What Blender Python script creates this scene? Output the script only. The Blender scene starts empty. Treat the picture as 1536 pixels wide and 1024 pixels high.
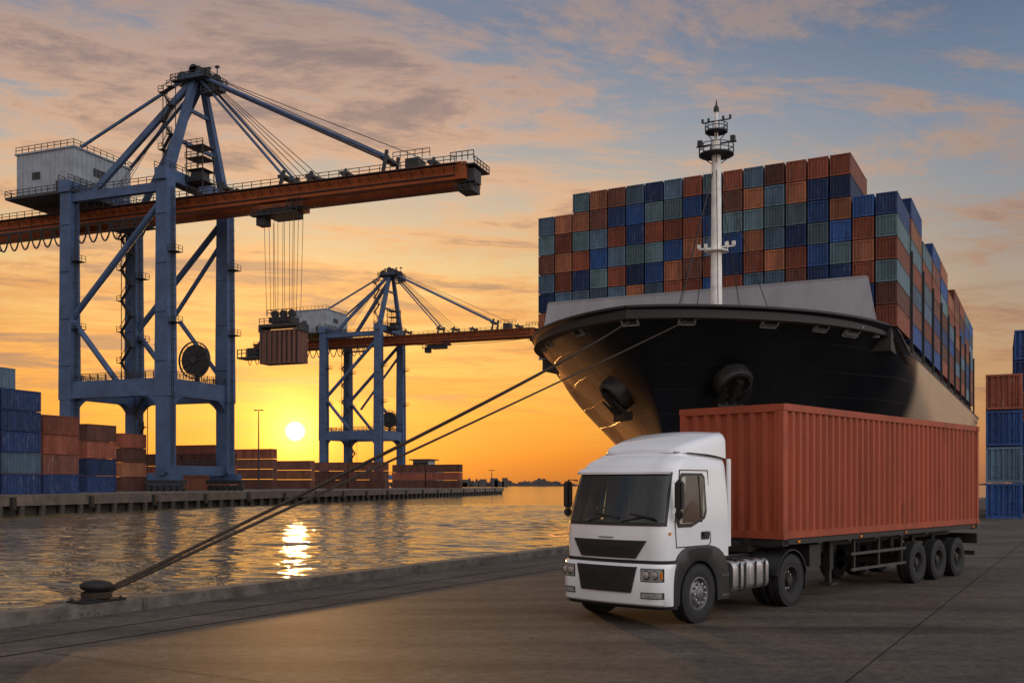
import bpy, bmesh, math, random
import numpy as np
from mathutils import Vector, Matrix
random.seed(7)
C = bpy.context
scene = C.scene
R = math.radians

def lin(c):
    return tuple(((v/255)/12.92 if v/255 <= .04045 else ((v/255+.055)/1.055)**2.4) for v in c)

# ------------------------------------------------------------------ materials
def nodes(m):
    m.use_nodes = True
    nt = m.node_tree
    return nt, nt.nodes, nt.links

def mat(name, col, rough=.5, metal=0., var=.25, scale=1.5, bump=0., rust=0., rustcol=(.12,.05,.025), stretch=(1,1,1), spec=.5, coat=0., rnd=0., pale=0.):
    m = bpy.data.materials.new(name)
    nt, N, L = nodes(m)
    b = N['Principled BSDF']
    b.inputs['Metallic'].default_value = metal
    b.inputs['Specular IOR Level'].default_value = spec
    b.inputs['Coat Weight'].default_value = coat
    b.inputs['Coat Roughness'].default_value = .08
    tc = N.new('ShaderNodeTexCoord')
    mp = N.new('ShaderNodeMapping'); mp.inputs['Scale'].default_value = stretch
    L.new(tc.outputs['Object'], mp.inputs['Vector'])
    src = mp.outputs[0]
    if rnd > 0:
        oi = N.new('ShaderNodeObjectInfo')
        ad = N.new('ShaderNodeVectorMath'); ad.operation = 'MULTIPLY_ADD'
        cm = N.new('ShaderNodeCombineXYZ')
        for i in range(3): L.new(oi.outputs['Random'], cm.inputs[i])
        ad.inputs[1].default_value = (57, 31, 43)
        L.new(cm.outputs[0], ad.inputs[0]); L.new(src, ad.inputs[2])
        src = ad.outputs[0]
    nz = N.new('ShaderNodeTexNoise'); nz.inputs['Scale'].default_value = scale
    nz.inputs['Detail'].default_value = 6; nz.inputs['Roughness'].default_value = .62
    L.new(src, nz.inputs['Vector'])
    cr = N.new('ShaderNodeValToRGB')
    cr.color_ramp.elements[0].position = .3; cr.color_ramp.elements[1].position = .7
    cr.color_ramp.elements[0].color = tuple(max(0, c*(1-var)) for c in col)+(1,)
    cr.color_ramp.elements[1].color = tuple(min(1, c*(1+var)) for c in col)+(1,)
    L.new(nz.outputs['Fac'], cr.inputs[0])
    out = cr.outputs[0]
    if rust > 0:
        n2 = N.new('ShaderNodeTexNoise'); n2.inputs['Scale'].default_value = scale*2.7
        n2.inputs['Detail'].default_value = 8; n2.inputs['Roughness'].default_value = .7
        L.new(src, n2.inputs['Vector'])
        mr = N.new('ShaderNodeMapRange'); mr.inputs[1].default_value = .66-rust*.25; mr.inputs[2].default_value = .78-rust*.2
        L.new(n2.outputs['Fac'], mr.inputs[0])
        mx = N.new('ShaderNodeMix'); mx.data_type = 'RGBA'
        L.new(mr.outputs[0], mx.inputs[0]); L.new(out, mx.inputs[6]); mx.inputs[7].default_value = rustcol+(1,)
        out = mx.outputs[2]
    if pale > 0:
        n3 = N.new('ShaderNodeTexNoise'); n3.inputs['Scale'].default_value = scale*4.5
        n3.inputs['Detail'].default_value = 9; n3.inputs['Roughness'].default_value = .8
        L.new(src, n3.inputs['Vector'])
        mr3 = N.new('ShaderNodeMapRange'); mr3.inputs[1].default_value = .55; mr3.inputs[2].default_value = .68; mr3.inputs[4].default_value = pale
        L.new(n3.outputs['Fac'], mr3.inputs[0])
        mx3 = N.new('ShaderNodeMix'); mx3.data_type = 'RGBA'
        L.new(mr3.outputs[0], mx3.inputs[0]); L.new(out, mx3.inputs[6]); mx3.inputs[7].default_value = tuple(.6*c+.17 for c in col)+(1,)
        out = mx3.outputs[2]
    if rnd > 0:
        hs = N.new('ShaderNodeHueSaturation')
        m1 = N.new('ShaderNodeMapRange'); m1.inputs[3].default_value = 1-rnd; m1.inputs[4].default_value = 1+rnd
        L.new(oi.outputs['Random'], m1.inputs[0]); L.new(m1.outputs[0], hs.inputs['Value'])
        L.new(out, hs.inputs['Color']); out = hs.outputs[0]
    L.new(out, b.inputs['Base Color'])
    rr = N.new('ShaderNodeMapRange'); rr.inputs[3].default_value = max(.02, rough-.08); rr.inputs[4].default_value = min(1, rough+.12)
    L.new(nz.outputs['Fac'], rr.inputs[0]); L.new(rr.outputs[0], b.inputs['Roughness'])
    if bump > 0:
        bp = N.new('ShaderNodeBump'); bp.inputs['Strength'].default_value = bump; bp.inputs['Distance'].default_value = .02
        L.new(nz.outputs['Fac'], bp.inputs['Height']); L.new(bp.outputs[0], b.inputs['Normal'])
    return m

M = {}
M['crane_blue'] = mat('crane_blue_paint', (.058,.10,.19), .5, rust=.28, scale=.35, var=.3, spec=.3)
M['crane_dark'] = mat('crane_dark_steel', (.026,.027,.031), .6, scale=1)
M['boom'] = mat('boom_orange_paint', (.30,.070,.014), .55, rust=.4, scale=.4, spec=.3)
M['house'] = mat('machinery_house_grey', (.29,.33,.37), .5, rust=.2, scale=.5, var=.2)
M['cable'] = mat('steel_cable', (.05,.05,.05), .5, metal=.3)
M['rope'] = mat('mooring_rope_fibre', (.045,.030,.020), .85, scale=12, var=.5, spec=.2)
M['iron'] = mat('cast_iron', (.016,.014,.013), .6, scale=9, rust=.25, rustcol=(.045,.022,.014), bump=.6, spec=.3)
M['black'] = mat('black_plastic', (.012,.012,.013), .45, scale=4)
M['anchor'] = mat('anchor_steel', (.022,.021,.021), .4, scale=2, rust=.25)
M['tyre'] = mat('tyre_rubber', (.014,.014,.014), .8, scale=20, bump=.3)
M['white'] = mat('white_truck_paint', (.76,.77,.79), .22, scale=.9, var=.06, coat=.6)
M['cabin'] = mat('cab_interior_dark', (.05,.048,.045), .8, scale=3)
M['seat'] = mat('seat_fabric', (.09,.085,.08), .9, scale=8)
M['lamp'] = mat('headlamp_lens', (.45,.46,.46), .1, scale=14, var=.4, metal=.5, coat=1)
M['amber'] = mat('amber_lens', (.7,.22,.02), .2)
M['alu'] = mat('tank_aluminium', (.5,.5,.51), .32, metal=.85, scale=3, var=.15)
M['rim'] = mat('wheel_rim_steel', (.18,.18,.19), .4, metal=.6, scale=8, var=.3)
M['guard'] = mat('dull_grey_rail', (.07,.07,.072), .5, metal=.4, scale=8, var=.3)
M['chassis'] = mat('chassis_dark', (.018,.017,.016), .6, scale=4, rust=.2, rustcol=(.05,.025,.015))
M['truckbox'] = mat('red_container_paint', (.32,.066,.030), .55, scale=.8, var=.22, rust=.35, rustcol=(.19,.05,.028), stretch=(1,1,.3), spec=.3)
M['mast'] = mat('white_mast_paint', (.82,.79,.74), .45, scale=.8, rust=.15)
M['bulw'] = mat('pale_grey_ship_paint', (.29,.29,.31), .5, scale=.3, rust=.15, var=.16, stretch=(1,1,.3))
M['shipdeck'] = mat('ship_deck', (.10,.05,.035), .7, scale=.5)
M['dirtconc'] = mat('weathered_concrete', (.13,.10,.08), .85, scale=.6, var=.4, bump=.5)
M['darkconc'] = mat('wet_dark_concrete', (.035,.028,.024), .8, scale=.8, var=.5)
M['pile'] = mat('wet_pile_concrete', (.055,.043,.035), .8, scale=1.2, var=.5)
M['yard'] = mat('yard_concrete', (.14,.125,.11), .85, scale=.15, var=.3, spec=.15)
M['kerb'] = mat('kerb_concrete', (.115,.10,.086), .9, scale=2.2, var=.5, bump=.8, rust=.3, rustcol=(.045,.035,.03), spec=.2)
M['joint'] = mat('joint_dark', (.02,.018,.016), .8, scale=3, spec=.1)
M['shore'] = mat('distant_shore', (.07,.06,.06), .95, scale=.02, var=.4)

mgl = bpy.data.materials.new('tinted_cab_glass'); ntg, NG, LG_ = nodes(mgl); NG.clear()
tr_ = NG.new('ShaderNodeBsdfTransparent'); tr_.inputs[0].default_value = (.84,.87,.78,1)
gl_ = NG.new('ShaderNodeBsdfGlossy'); gl_.inputs['Roughness'].default_value = .03; gl_.inputs[0].default_value = (.9,.92,.9,1)
fr_ = NG.new('ShaderNodeFresnel'); fr_.inputs[0].default_value = 1.7
mxg = NG.new('ShaderNodeMixShader'); og = NG.new('ShaderNodeOutputMaterial')
LG_.new(fr_.outputs[0], mxg.inputs[0]); LG_.new(tr_.outputs[0], mxg.inputs[1]); LG_.new(gl_.outputs[0], mxg.inputs[2]); LG_.new(mxg.outputs[0], og.inputs[0])
M['glass'] = mgl

cols = {'navy': (.014,.034,.105), 'blue': (.024,.075,.235), 'rust': (.22,.062,.034), 'brown': (.13,.048,.033), 'teal': (.10,.165,.195), 'orange': (.29,.11,.056), 'slate': (.078,.130,.19), 'green': (.07,.12,.12)}
CM = {k: mat('container_paint_'+k, v, .55, scale=.7, var=.38, rust=.42, rustcol=tuple(.6*c+.04 for c in v), stretch=(1,1,.25), rnd=.32, spec=.3, pale=.8) for k, v in cols.items()}
CM['pale'] = mat('container_paint_pale', (.17,.075,.05), .6, scale=.5, rust=.3, stretch=(1,1,.3))

# ------------------------------------------------------------------ mesh builder
class MB:
    def __init__(s): s.v = []; s.f = []; s.m = []; s.mats = []
    def mi(s, m):
        if m not in s.mats: s.mats.append(m)
        return s.mats.index(m)
    def add(s, vs, fs, m):
        o = len(s.v); k = s.mi(m)
        s.v += [tuple(v) for v in vs]
        for f in fs: s.f.append([i+o for i in f]); s.m.append(k)
    def box(s, c, d, m, rot=None):
        c = Vector(c); h = [x/2 for x in d]; vs = []
        for z in (-1,1):
            for y in (-1,1):
                for x in (-1,1):
                    p = Vector((x*h[0], y*h[1], z*h[2]))
                    if rot: p = rot @ p
                    vs.append(c+p)
        s.add(vs, [(0,2,3,1),(4,5,7,6),(0,1,5,4),(2,6,7,3),(0,4,6,2),(1,3,7,5)], m)
    def bx(s, a, b, m):
        s.box([(p+q)/2 for p, q in zip(a,b)], [abs(q-p) for p, q in zip(a,b)], m)
    def frame(s, d):
        d = d.normalized(); up = Vector((0,0,1)) if abs(d.z) < .95 else Vector((0,1,0))
        a = d.cross(up).normalized(); b = a.cross(d).normalized()
        return a, b
    def beam(s, p, q, w, h, m, w2=None, h2=None):
        p = Vector(p); q = Vector(q); a, b = s.frame(q-p); w2 = w2 or w; h2 = h2 or h
        vs = []
        for pt, ww, hh in ((p,w,h),(q,w2,h2)):
            for i, j in ((-1,-1),(1,-1),(1,1),(-1,1)): vs.append(pt+a*i*ww/2+b*j*hh/2)
        s.add(vs, [(3,2,1,0),(4,5,6,7),(0,1,5,4),(1,2,6,5),(2,3,7,6),(3,0,4,7)], m)
    def tube(s, pts, r, m, n=8, r2=None):
        pts = [Vector(p) for p in pts]; k = len(pts); vs = []
        for i, p in enumerate(pts):
            d = pts[min(i+1,k-1)]-pts[max(i-1,0)]
            a, b = s.frame(d); rr = r if r2 is None else r+(r2-r)*i/(k-1)
            for j in range(n):
                t = 2*math.pi*j/n; vs.append(p+a*math.cos(t)*rr+b*math.sin(t)*rr)
        fs = []
        for i in range(k-1):
            for j in range(n):
                j2 = (j+1)%n; fs.append((i*n+j, i*n+j2, (i+1)*n+j2, (i+1)*n+j))
        fs.append(tuple(range(n))[::-1]); fs.append(tuple((k-1)*n+j for j in range(n)))
        s.add(vs, fs, m)
    def lathe(s, c, axis, prof, m, n=32):
        c = Vector(c); ax = Vector(axis).normalized(); a, b = s.frame(ax); vs = []
        for r, h in prof:
            for j in range(n):
                t = 2*math.pi*j/n; vs.append(c+ax*h+a*math.cos(t)*r+b*math.sin(t)*r)
        fs = []
        for i in range(len(prof)-1):
            for j in range(n):
                j2 = (j+1)%n; fs.append((i*n+j, i*n+j2, (i+1)*n+j2, (i+1)*n+j))
        s.add(vs, fs, m)
    def loft(s, secs, m, closed=True, caps=True, skip=None):
        n = len(secs[0]); vs = [p for sec in secs for p in sec]; fs = []
        for i in range(len(secs)-1):
            for j in range(n if closed else n-1):
                if skip and skip(i,j): continue
                j2 = (j+1)%n; fs.append((i*n+j, i*n+j2, (i+1)*n+j2, (i+1)*n+j))
        if caps and closed:
            fs.append(tuple(range(n))[::-1]); fs.append(tuple((len(secs)-1)*n+j for j in range(n)))
        s.add(vs, fs, m)
    def prism(s, poly, z0, z1, m):
        s.loft([[(x,y,z0) for x,y in poly],[(x,y,z1) for x,y in poly]], m)
    def rail(s, p, q, m, h=1.1, step=2.5, t=.09):
        p = Vector(p); q = Vector(q); n = max(1, round((q-p).length/step))
        for i in range(n+1):
            a = p.lerp(q, i/n); s.beam(a, a+Vector((0,0,h)), t, t, m)
        for hh in (h*.5, h):
            s.beam(p+Vector((0,0,hh)), q+Vector((0,0,hh)), t, t, m)
    def mesh(s, name, smooth=None, bevel=0):
        me = bpy.data.meshes.new(name)
        me.from_pydata(s.v, [], s.f); 
        for m in s.mats: me.materials.append(m)
        me.polygons.foreach_set('material_index', s.m)
        bm = bmesh.new(); bm.from_mesh(me)
        bmesh.ops.recalc_face_normals(bm, faces=bm.faces)
        if bevel > 0:
            bmesh.ops.bevel(bm, geom=[e for e in bm.edges if len(e.link_faces)==2 and e.calc_face_angle(0) > .6], offset=bevel, segments=2, affect='EDGES', clamp_overlap=True)
        bm.to_mesh(me); bm.free()
        if smooth:
            me.shade_smooth(); me.set_sharp_from_angle(angle=R(smooth))
        me.update(); return me
    def obj(s, name, parent=None, smooth=None, bevel=0, **kw):
        ob = bpy.data.objects.new(name, s.mesh(name, smooth, bevel))
        C.collection.objects.link(ob)
        if parent: ob.parent = parent
        for k, v in kw.items(): ob[k] = v
        return ob

def empty(name, loc, rz=0, **kw):
    e = bpy.data.objects.new(name, None); C.collection.objects.link(e)
    e.location = loc; e.rotation_euler = (0,0,rz); e.empty_display_size = .5
    for k, v in kw.items(): e[k] = v
    return e

def copy_thing(top, loc, rz, **kw):
    t = top.copy(); C.collection.objects.link(t); t.location = loc; t.rotation_euler = (0,0,rz)
    for k, v in kw.items(): t[k] = v
    def rec(o, n):
        for ch in o.children:
            if ch == n: continue
            c2 = ch.copy(); C.collection.objects.link(c2); c2.parent = n; rec(ch, c2)
    rec(top, t)
    return t

# ------------------------------------------------------------------ camera
EYE = 2.45
cam = bpy.data.cameras.new('camera'); co = bpy.data.objects.new('camera', cam); C.collection.objects.link(co)
co.location = (0,0,EYE); co.rotation_euler = (R(90),0,0)
cam.lens = 35; cam.sensor_width = 36; cam.shift_y = 214/1536; cam.clip_end = 20000; cam.clip_start = .1
scene.camera = co

# ------------------------------------------------------------------ world
SD = Vector((-.2125, .9755, .052)).normalized()
w = bpy.data.worlds.new('World'); scene.world = w; w.use_nodes = True
nt = w.node_tree; N = nt.nodes; L = nt.links; N.clear()
def sock(x, inp):
    if isinstance(x, (int,float)): inp.default_value = x
    elif isinstance(x, (tuple,)): inp.default_value = x
    else: L.new(x, inp)
def mth(op, a, b=0., c=None, clamp=False):
    n = N.new('ShaderNodeMath'); n.operation = op; n.use_clamp = clamp
    sock(a, n.inputs[0]); sock(b, n.inputs[1])
    if c is not None: sock(c, n.inputs[2])
    return n.outputs[0]
def mrange(x, a, b, c=0., d=1., sm=True):
    n = N.new('ShaderNodeMapRange'); n.interpolation_type = 'SMOOTHSTEP' if sm else 'LINEAR'
    sock(x, n.inputs[0]); n.inputs[1].default_value = a; n.inputs[2].default_value = b; n.inputs[3].default_value = c; n.inputs[4].default_value = d
    return n.outputs[0]
def ramp(x, stops):
    n = N.new('ShaderNodeValToRGB'); e = n.color_ramp.elements
    while len(e) < len(stops): e.new(.5)
    for el, (p, c) in zip(e, stops): el.position = p; el.color = lin(c)+(1,)
    sock(x, n.inputs[0]); return n.outputs[0]
def mixc(f, a, b, mode='MIX'):
    n = N.new('ShaderNodeMix'); n.data_type = 'RGBA'; n.blend_type = mode
    sock(f, n.inputs[0]); sock(a, n.inputs[6]); sock(b, n.inputs[7]); return n.outputs[2]
def dotn(a, v):
    n = N.new('ShaderNodeVectorMath'); n.operation = 'DOT_PRODUCT'; L.new(a, n.inputs[0]); n.inputs[1].default_value = v; return n.outputs['Value']
tc = N.new('ShaderNodeTexCoord')
nv = N.new('ShaderNodeVectorMath'); nv.operation = 'NORMALIZE'; L.new(tc.outputs['Generated'], nv.inputs[0])
dr = nv.outputs[0]
sp = N.new('ShaderNodeSeparateXYZ'); L.new(dr, sp.inputs[0])
zz = sp.outputs[2]
cs = dotn(dr, SD)
A = ramp(zz, [(0,(190,110,56)),(.025,(228,132,46)),(.07,(242,166,60)),(.13,(246,188,98)),(.20,(232,196,136)),(.27,(200,184,162)),(.34,(154,160,168)),(.42,(120,133,155)),(.7,(120,136,162)),(1,(125,140,160))])
B = ramp(zz, [(0,(158,106,80)),(.04,(186,130,88)),(.10,(190,148,110)),(.17,(176,154,134)),(.25,(150,151,155)),(.33,(120,136,158)),(.42,(92,110,138)),(.7,(110,125,150)),(1,(130,140,155))])
f = mrange(cs, .74, .975)
sky = mixc(f, B, A)
den = mth('ADD', mth('MAXIMUM', zz, 0.), .08)
cx = mth('DIVIDE', sp.outputs[0], den); cy = mth('DIVIDE', sp.outputs[1], den)
cb = N.new('ShaderNodeCombineXYZ')
L.new(mth('MULTIPLY', mth('ADD', cx, mth('MULTIPLY', cy, .35)), .80), cb.inputs[0]); L.new(mth('MULTIPLY', mth('SUBTRACT', cy, mth('MULTIPLY', cx, .30)), 1.6), cb.inputs[1]); cb.inputs[2].default_value = 8.3
n1 = N.new('ShaderNodeTexNoise'); n1.inputs['Scale'].default_value = 1.7; n1.inputs['Detail'].default_value = 15; n1.inputs['Roughness'].default_value = .70; n1.inputs['Distortion'].default_value = .35
L.new(cb.outputs[0], n1.inputs['Vector'])
nb_ = N.new('ShaderNodeTexNoise'); nb_.inputs['Scale'].default_value = .5; nb_.inputs['Detail'].default_value = 2; L.new(cb.outputs[0], nb_.inputs['Vector'])
cf = mth('ADD', n1.outputs['Fac'], mth('MULTIPLY', mth('SUBTRACT', nb_.outputs['Fac'], .5), .45))
cf = mth('ADD', cf, mrange(sp.outputs[0], .3, -.3, -.02, .09))
mask = mrange(cf, .46, .62)
mask = mth('MULTIPLY', mask, mrange(zz, .02, .12))
mask = mth('MULTIPLY', mask, .9)
cA = ramp(zz, [(0,(205,118,60)),(.08,(234,148,64)),(.18,(238,172,100)),(.28,(230,180,138)),(.36,(204,164,140)),(.44,(172,147,137)),(1,(170,160,160))])
cB = ramp(zz, [(0,(140,92,76)),(.10,(170,124,94)),(.20,(172,134,110)),(.30,(176,146,128)),(.40,(150,134,130)),(1,(165,165,170))])
ccol = mixc(f, cB, cA)
core = mrange(cf, .57, .72)
ccol = mixc(mth('MULTIPLY', core, .7), ccol, lin((110,99,108))+(1,))
sky = mixc(mask, sky, ccol)
cb2 = N.new('ShaderNodeCombineXYZ'); L.new(mth('MULTIPLY', sp.outputs[0], 3.), cb2.inputs[0]); L.new(mth('MULTIPLY', sp.outputs[1], 1.), cb2.inputs[1]); L.new(mth('MULTIPLY', mth('SUBTRACT', zz, mth('MULTIPLY', sp.outputs[0], .05)), 34.), cb2.inputs[2])
n2 = N.new('ShaderNodeTexNoise'); n2.inputs['Scale'].default_value = 1.; n2.inputs['Detail'].default_value = 9; n2.inputs['Roughness'].default_value = .62; L.new(cb2.outputs[0], n2.inputs['Vector'])
st = mth('MULTIPLY', mrange(n2.outputs['Fac'], .45, .70), mrange(zz, .30, .12))
sky = mixc(mth('MULTIPLY', st, .55), sky, mixc(f, lin((134,100,90))+(1,), lin((204,116,50))+(1,)))
cm_ = mth('MAXIMUM', cs, 0.)
g0 = mth('MULTIPLY', mth('POWER', cm_, 6000.), 2.6)
g1 = mth('MULTIPLY', mth('POWER', cm_, 1000.), 1.1)
g2 = mth('MULTIPLY', mth('POWER', cm_, 90.), .34)
gn = N.new('ShaderNodeVectorMath'); gn.operation = 'SCALE'; gn.inputs[0].default_value = (1.,.48,.08); L.new(mth('ADD', mth('ADD', g0, g1), g2), gn.inputs['Scale'])
disc = mrange(cs, math.cos(R(.56)), math.cos(R(.42)))
dn = N.new('ShaderNodeVectorMath'); dn.operation = 'SCALE'; dn.inputs[0].default_value = (6,5.2,3.0); L.new(disc, dn.inputs['Scale'])
bd = dotn(dr, Vector((.84,-.48,.26)).normalized())  # fill lobes added to the sky behind the camera, to brighten camera-facing sides
bk = mth('MULTIPLY', mth('POWER', mth('MAXIMUM', bd, 0.), 2.2), mrange(zz, -.02, .1))
bk2 = mth('MULTIPLY', mrange(cs, .45, -.5), mrange(zz, -.02, .1))
bk = mth('ADD', mth('MULTIPLY', bk, 1.40), mth('MULTIPLY', bk2, .44))
bn = N.new('ShaderNodeVectorMath'); bn.operation = 'SCALE'; bn.inputs[0].default_value = (.86,.83,.82); L.new(bk, bn.inputs['Scale'])
def vadd(a, b):
    n = N.new('ShaderNodeVectorMath'); n.operation = 'ADD'; L.new(a, n.inputs[0]); L.new(b, n.inputs[1]); return n.outputs[0]
tot = vadd(vadd(sky, gn.outputs[0]), vadd(dn.outputs[0], bn.outputs[0]))
bg1 = N.new('ShaderNodeBackground'); L.new(tot, bg1.inputs[0]); bg1.inputs[1].default_value = .93
ns = N.new('ShaderNodeTexSky'); ns.sky_type = 'NISHITA'; ns.sun_disc = False; ns.sun_elevation = math.asin(SD.z); ns.sun_rotation = math.atan2(SD.x, SD.y); ns.dust_density = 2
bg2 = N.new('ShaderNodeBackground'); L.new(ns.outputs[0], bg2.inputs[0]); bg2.inputs[1].default_value = .012
ash = N.new('ShaderNodeAddShader'); L.new(bg1.outputs[0], ash.inputs[0]); L.new(bg2.outputs[0], ash.inputs[1])
wo = N.new('ShaderNodeOutputWorld'); L.new(ash.outputs[0], wo.inputs[0])
w.cycles.sampling_method = 'MANUAL'; w.cycles.sample_map_resolution = 2048

sl = bpy.data.lights.new('sun', 'SUN'); sl.energy = 1.1; sl.angle = R(.5); sl.color = (1.,.50,.16)
so = bpy.data.objects.new('sun', sl); C.collection.objects.link(so)
so.rotation_euler = (-SD).to_track_quat('-Z', 'Y').to_euler()

# ------------------------------------------------------------------ water
WZ = -1.3
mw = bpy.data.materials.new('harbour_water'); nt2, N2, L2 = nodes(mw)
b = N2['Principled BSDF']; b.inputs['Base Color'].default_value = (.11,.080,.038,1); b.inputs['Roughness'].default_value = .07; b.inputs['IOR'].default_value = 1.8
tcw = N2.new('ShaderNodeTexCoord')
def wn(scale, st, det, dist=0., rot=0):
    mp = N2.new('ShaderNodeMapping'); mp.inputs['Scale'].default_value = st; mp.inputs['Rotation'].default_value = (0,0,R(rot)); L2.new(tcw.outputs['Object'], mp.inputs[0])
    n = N2.new('ShaderNodeTexNoise'); n.inputs['Scale'].default_value = scale; n.inputs['Detail'].default_value = det; n.inputs['Distortion'].default_value = dist; L2.new(mp.outputs[0], n.inputs['Vector']); return n.outputs['Fac']
a2 = wn(1.3, (.4,1.2,1), 3, .6, 4)
bp = N2.new('ShaderNodeBump'); bp.inputs['Strength'].default_value = 1.; bp.inputs['Distance'].default_value = .14
L2.new(a2, bp.inputs['Height']); L2.new(bp.outputs[0], b.inputs['Normal'])
# real wavelets near the quay: a regular world-aligned grid, amplitude fading to flat at its border
gx0, gx1, gy0, gy1 = -105., 35., 12., 190.
nx = 520; ny = 1050
tt = np.linspace(0,1,ny); ys = gy0+(gy1-gy0)*(tt*.45+.55*tt*tt)   # finer rows close to the quay
xs = np.linspace(gx0,gx1,nx)
XX, YY = np.meshgrid(xs, ys)
rs = np.random.RandomState(5); ZZ = np.zeros_like(XX)
nw = 46
for i in range(nw):
    lam = .75*(9/.75)**(i/(nw-1)); th_ = rs.normal(0, .42)+math.pi/2+.12
    k_ = 2*math.pi/lam; sl_ = .125*math.sqrt(2/nw)*(1.25 if lam < 3 else .75)
    ph = rs.uniform(0,2*math.pi); wob = .35*np.sin(XX*.11*(1+i*.05)+ph)+.35*np.sin(YY*.09*(1+i*.04)+ph*2)
    ZZ += sl_/k_*np.sin(k_*(XX*math.cos(th_)+YY*math.sin(th_))+ph+wob)
gust = .75+.25*np.sin(XX*.07+1.3*np.sin(YY*.05))*np.sin(YY*.11+.8)
ed = np.minimum(np.minimum(XX-gx0, gx1-XX)/6, np.minimum(YY-gy0, (gy1-YY)/4)/6); ed = np.clip(ed,0,1)
ZZ = ZZ*gust*ed+WZ
V = np.stack([XX,YY,ZZ],-1).reshape(-1,3)
ii = (np.arange(ny-1)[:,None]*nx+np.arange(nx-1)[None,:]).ravel()
F = np.stack([ii,ii+1,ii+nx+1,ii+nx],-1)
nV = len(V)
big_ = [(-9000,-300),(9000,-300),(9000,14000),(-9000,14000),(gx0,gy0),(gx1,gy0),(gx1,gy1),(gx0,gy1)]
V = np.vstack([V, np.array([(x,y,WZ) for x,y in big_])])
F = np.vstack([F, np.array([(nV,nV+1,nV+5,nV+4),(nV+1,nV+2,nV+6,nV+5),(nV+2,nV+3,nV+7,nV+6),(nV+3,nV,nV+4,nV+7)])])
me = bpy.data.meshes.new('water'); me.vertices.add(len(V)); me.vertices.foreach_set('co', V.astype(np.float32).ravel())
me.loops.add(F.size); me.loops.foreach_set('vertex_index', F.astype(np.int32).ravel())
me.polygons.add(len(F)); me.polygons.foreach_set('loop_start', np.arange(0,F.size,4,dtype=np.int32)); 
me.update(calc_edges=True); me.validate(); me.materials.append(mw); me.shade_smooth()
wo_ = bpy.data.objects.new('water', me); C.collection.objects.link(wo_); wo_['kind'] = 'structure'

# ------------------------------------------------------------------ near quay apron
def qx(Y, off=0): return 2.05+.587*(Y-35.2)+off
mg = bpy.data.materials.new('quay_concrete'); nt3, N3, L3 = nodes(mg)
b = N3['Principled BSDF']
tg = N3.new('ShaderNodeTexCoord')
def gn3(scale, det, rough=.6, st=(1,1,1), dist=0):
    mp = N3.new('ShaderNodeMapping'); mp.inputs['Scale'].default_value = st; mp.inputs['Rotation'].default_value = (0,0,R(-59.6)); L3.new(tg.outputs['Object'], mp.inputs[0])
    n = N3.new('ShaderNodeTexNoise'); n.inputs['Scale'].default_value = scale; n.inputs['Detail'].default_value = det; n.inputs['Roughness'].default_value = rough; n.inputs['Distortion'].default_value = dist
    L3.new(mp.outputs[0], n.inputs['Vector']); return n.outputs['Fac']
big = gn3(.30, 8, .65, (1,2.2,1), .6); fine = gn3(5, 10, .85); grit = gn3(32, 5, .9)
cr = N3.new('ShaderNodeValToRGB'); e = cr.color_ramp.elements; e[0].position = .30; e[1].position = .70
e[0].color = (.048,.040,.034,1); e[1].color = (.125,.102,.084,1); L3.new(big, cr.inputs[0])
cr2 = N3.new('ShaderNodeValToRGB'); e = cr2.color_ramp.elements; e[0].position = .36; e[1].position = .66
e[0].color = (.42,.41,.40,1); e[1].color = (1.4,1.38,1.32,1); L3.new(fine, cr2.inputs[0])
mx = N3.new('ShaderNodeMix'); mx.data_type = 'RGBA'; mx.blend_type = 'MULTIPLY'; mx.inputs[0].default_value = 1; L3.new(cr.outputs[0], mx.inputs[6]); L3.new(cr2.outputs[0], mx.inputs[7])
tk_ = gn3(.5, 5, .6, (.12,1.6,1), .3)
tr2 = N3.new('ShaderNodeMapRange'); tr2.inputs[1].default_value = .50; tr2.inputs[2].default_value = .70; tr2.inputs[3].default_value = 1.; tr2.inputs[4].default_value = .55; L3.new(tk_, tr2.inputs[0])
gr_ = N3.new('ShaderNodeMapRange'); gr_.inputs[1].default_value = .35; gr_.inputs[2].default_value = .65; gr_.inputs[3].default_value = .5; gr_.inputs[4].default_value = 1.5; L3.new(grit, gr_.inputs[0])
tg2 = N3.new('ShaderNodeMath'); tg2.operation = 'MULTIPLY'; L3.new(tr2.outputs[0], tg2.inputs[0]); L3.new(gr_.outputs[0], tg2.inputs[1])
mx2 = N3.new('ShaderNodeVectorMath'); mx2.operation = 'SCALE'; L3.new(mx.outputs[2], mx2.inputs[0]); L3.new(tg2.outputs[0], mx2.inputs['Scale'])
L3.new(mx2.outputs[0], b.inputs['Base Color'])
b.inputs['Roughness'].default_value = .70
b.inputs['Specular IOR Level'].default_value = .26
ad = N3.new('ShaderNodeMath'); ad.operation = 'MULTIPLY_ADD'; L3.new(fine, ad.inputs[0]); ad.inputs[1].default_value = 1.5; L3.new(grit, ad.inputs[2])
bp = N3.new('ShaderNodeBump'); bp.inputs['Strength'].default_value = .9; bp.inputs['Distance'].default_value = .014; L3.new(ad.outputs[0], bp.inputs['Height']); L3.new(bp.outputs[0], b.inputs['Normal'])
mb = MB()
pl = [(qx(-40),-40),(400,-40),(3500,5000),(qx(5000),5000)]
mb.prism(pl, -3, 0, mg)
mb.obj('ground', kind='structure')
mb = MB(); yy = -20.; 
while yy < 420:
    L_ = 7.9; a = yy; c = yy+L_-.06
    K = [(qx(a,-.62),a),(qx(a,.0),a),(qx(c,.0),c),(qx(c,-.62),c)]
    mb.prism(K, -3, .24+random.uniform(-.006,.006), M['kerb']); yy += L_
mb.obj('kerb', bevel=.03, kind='structure')
mb = MB()
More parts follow.
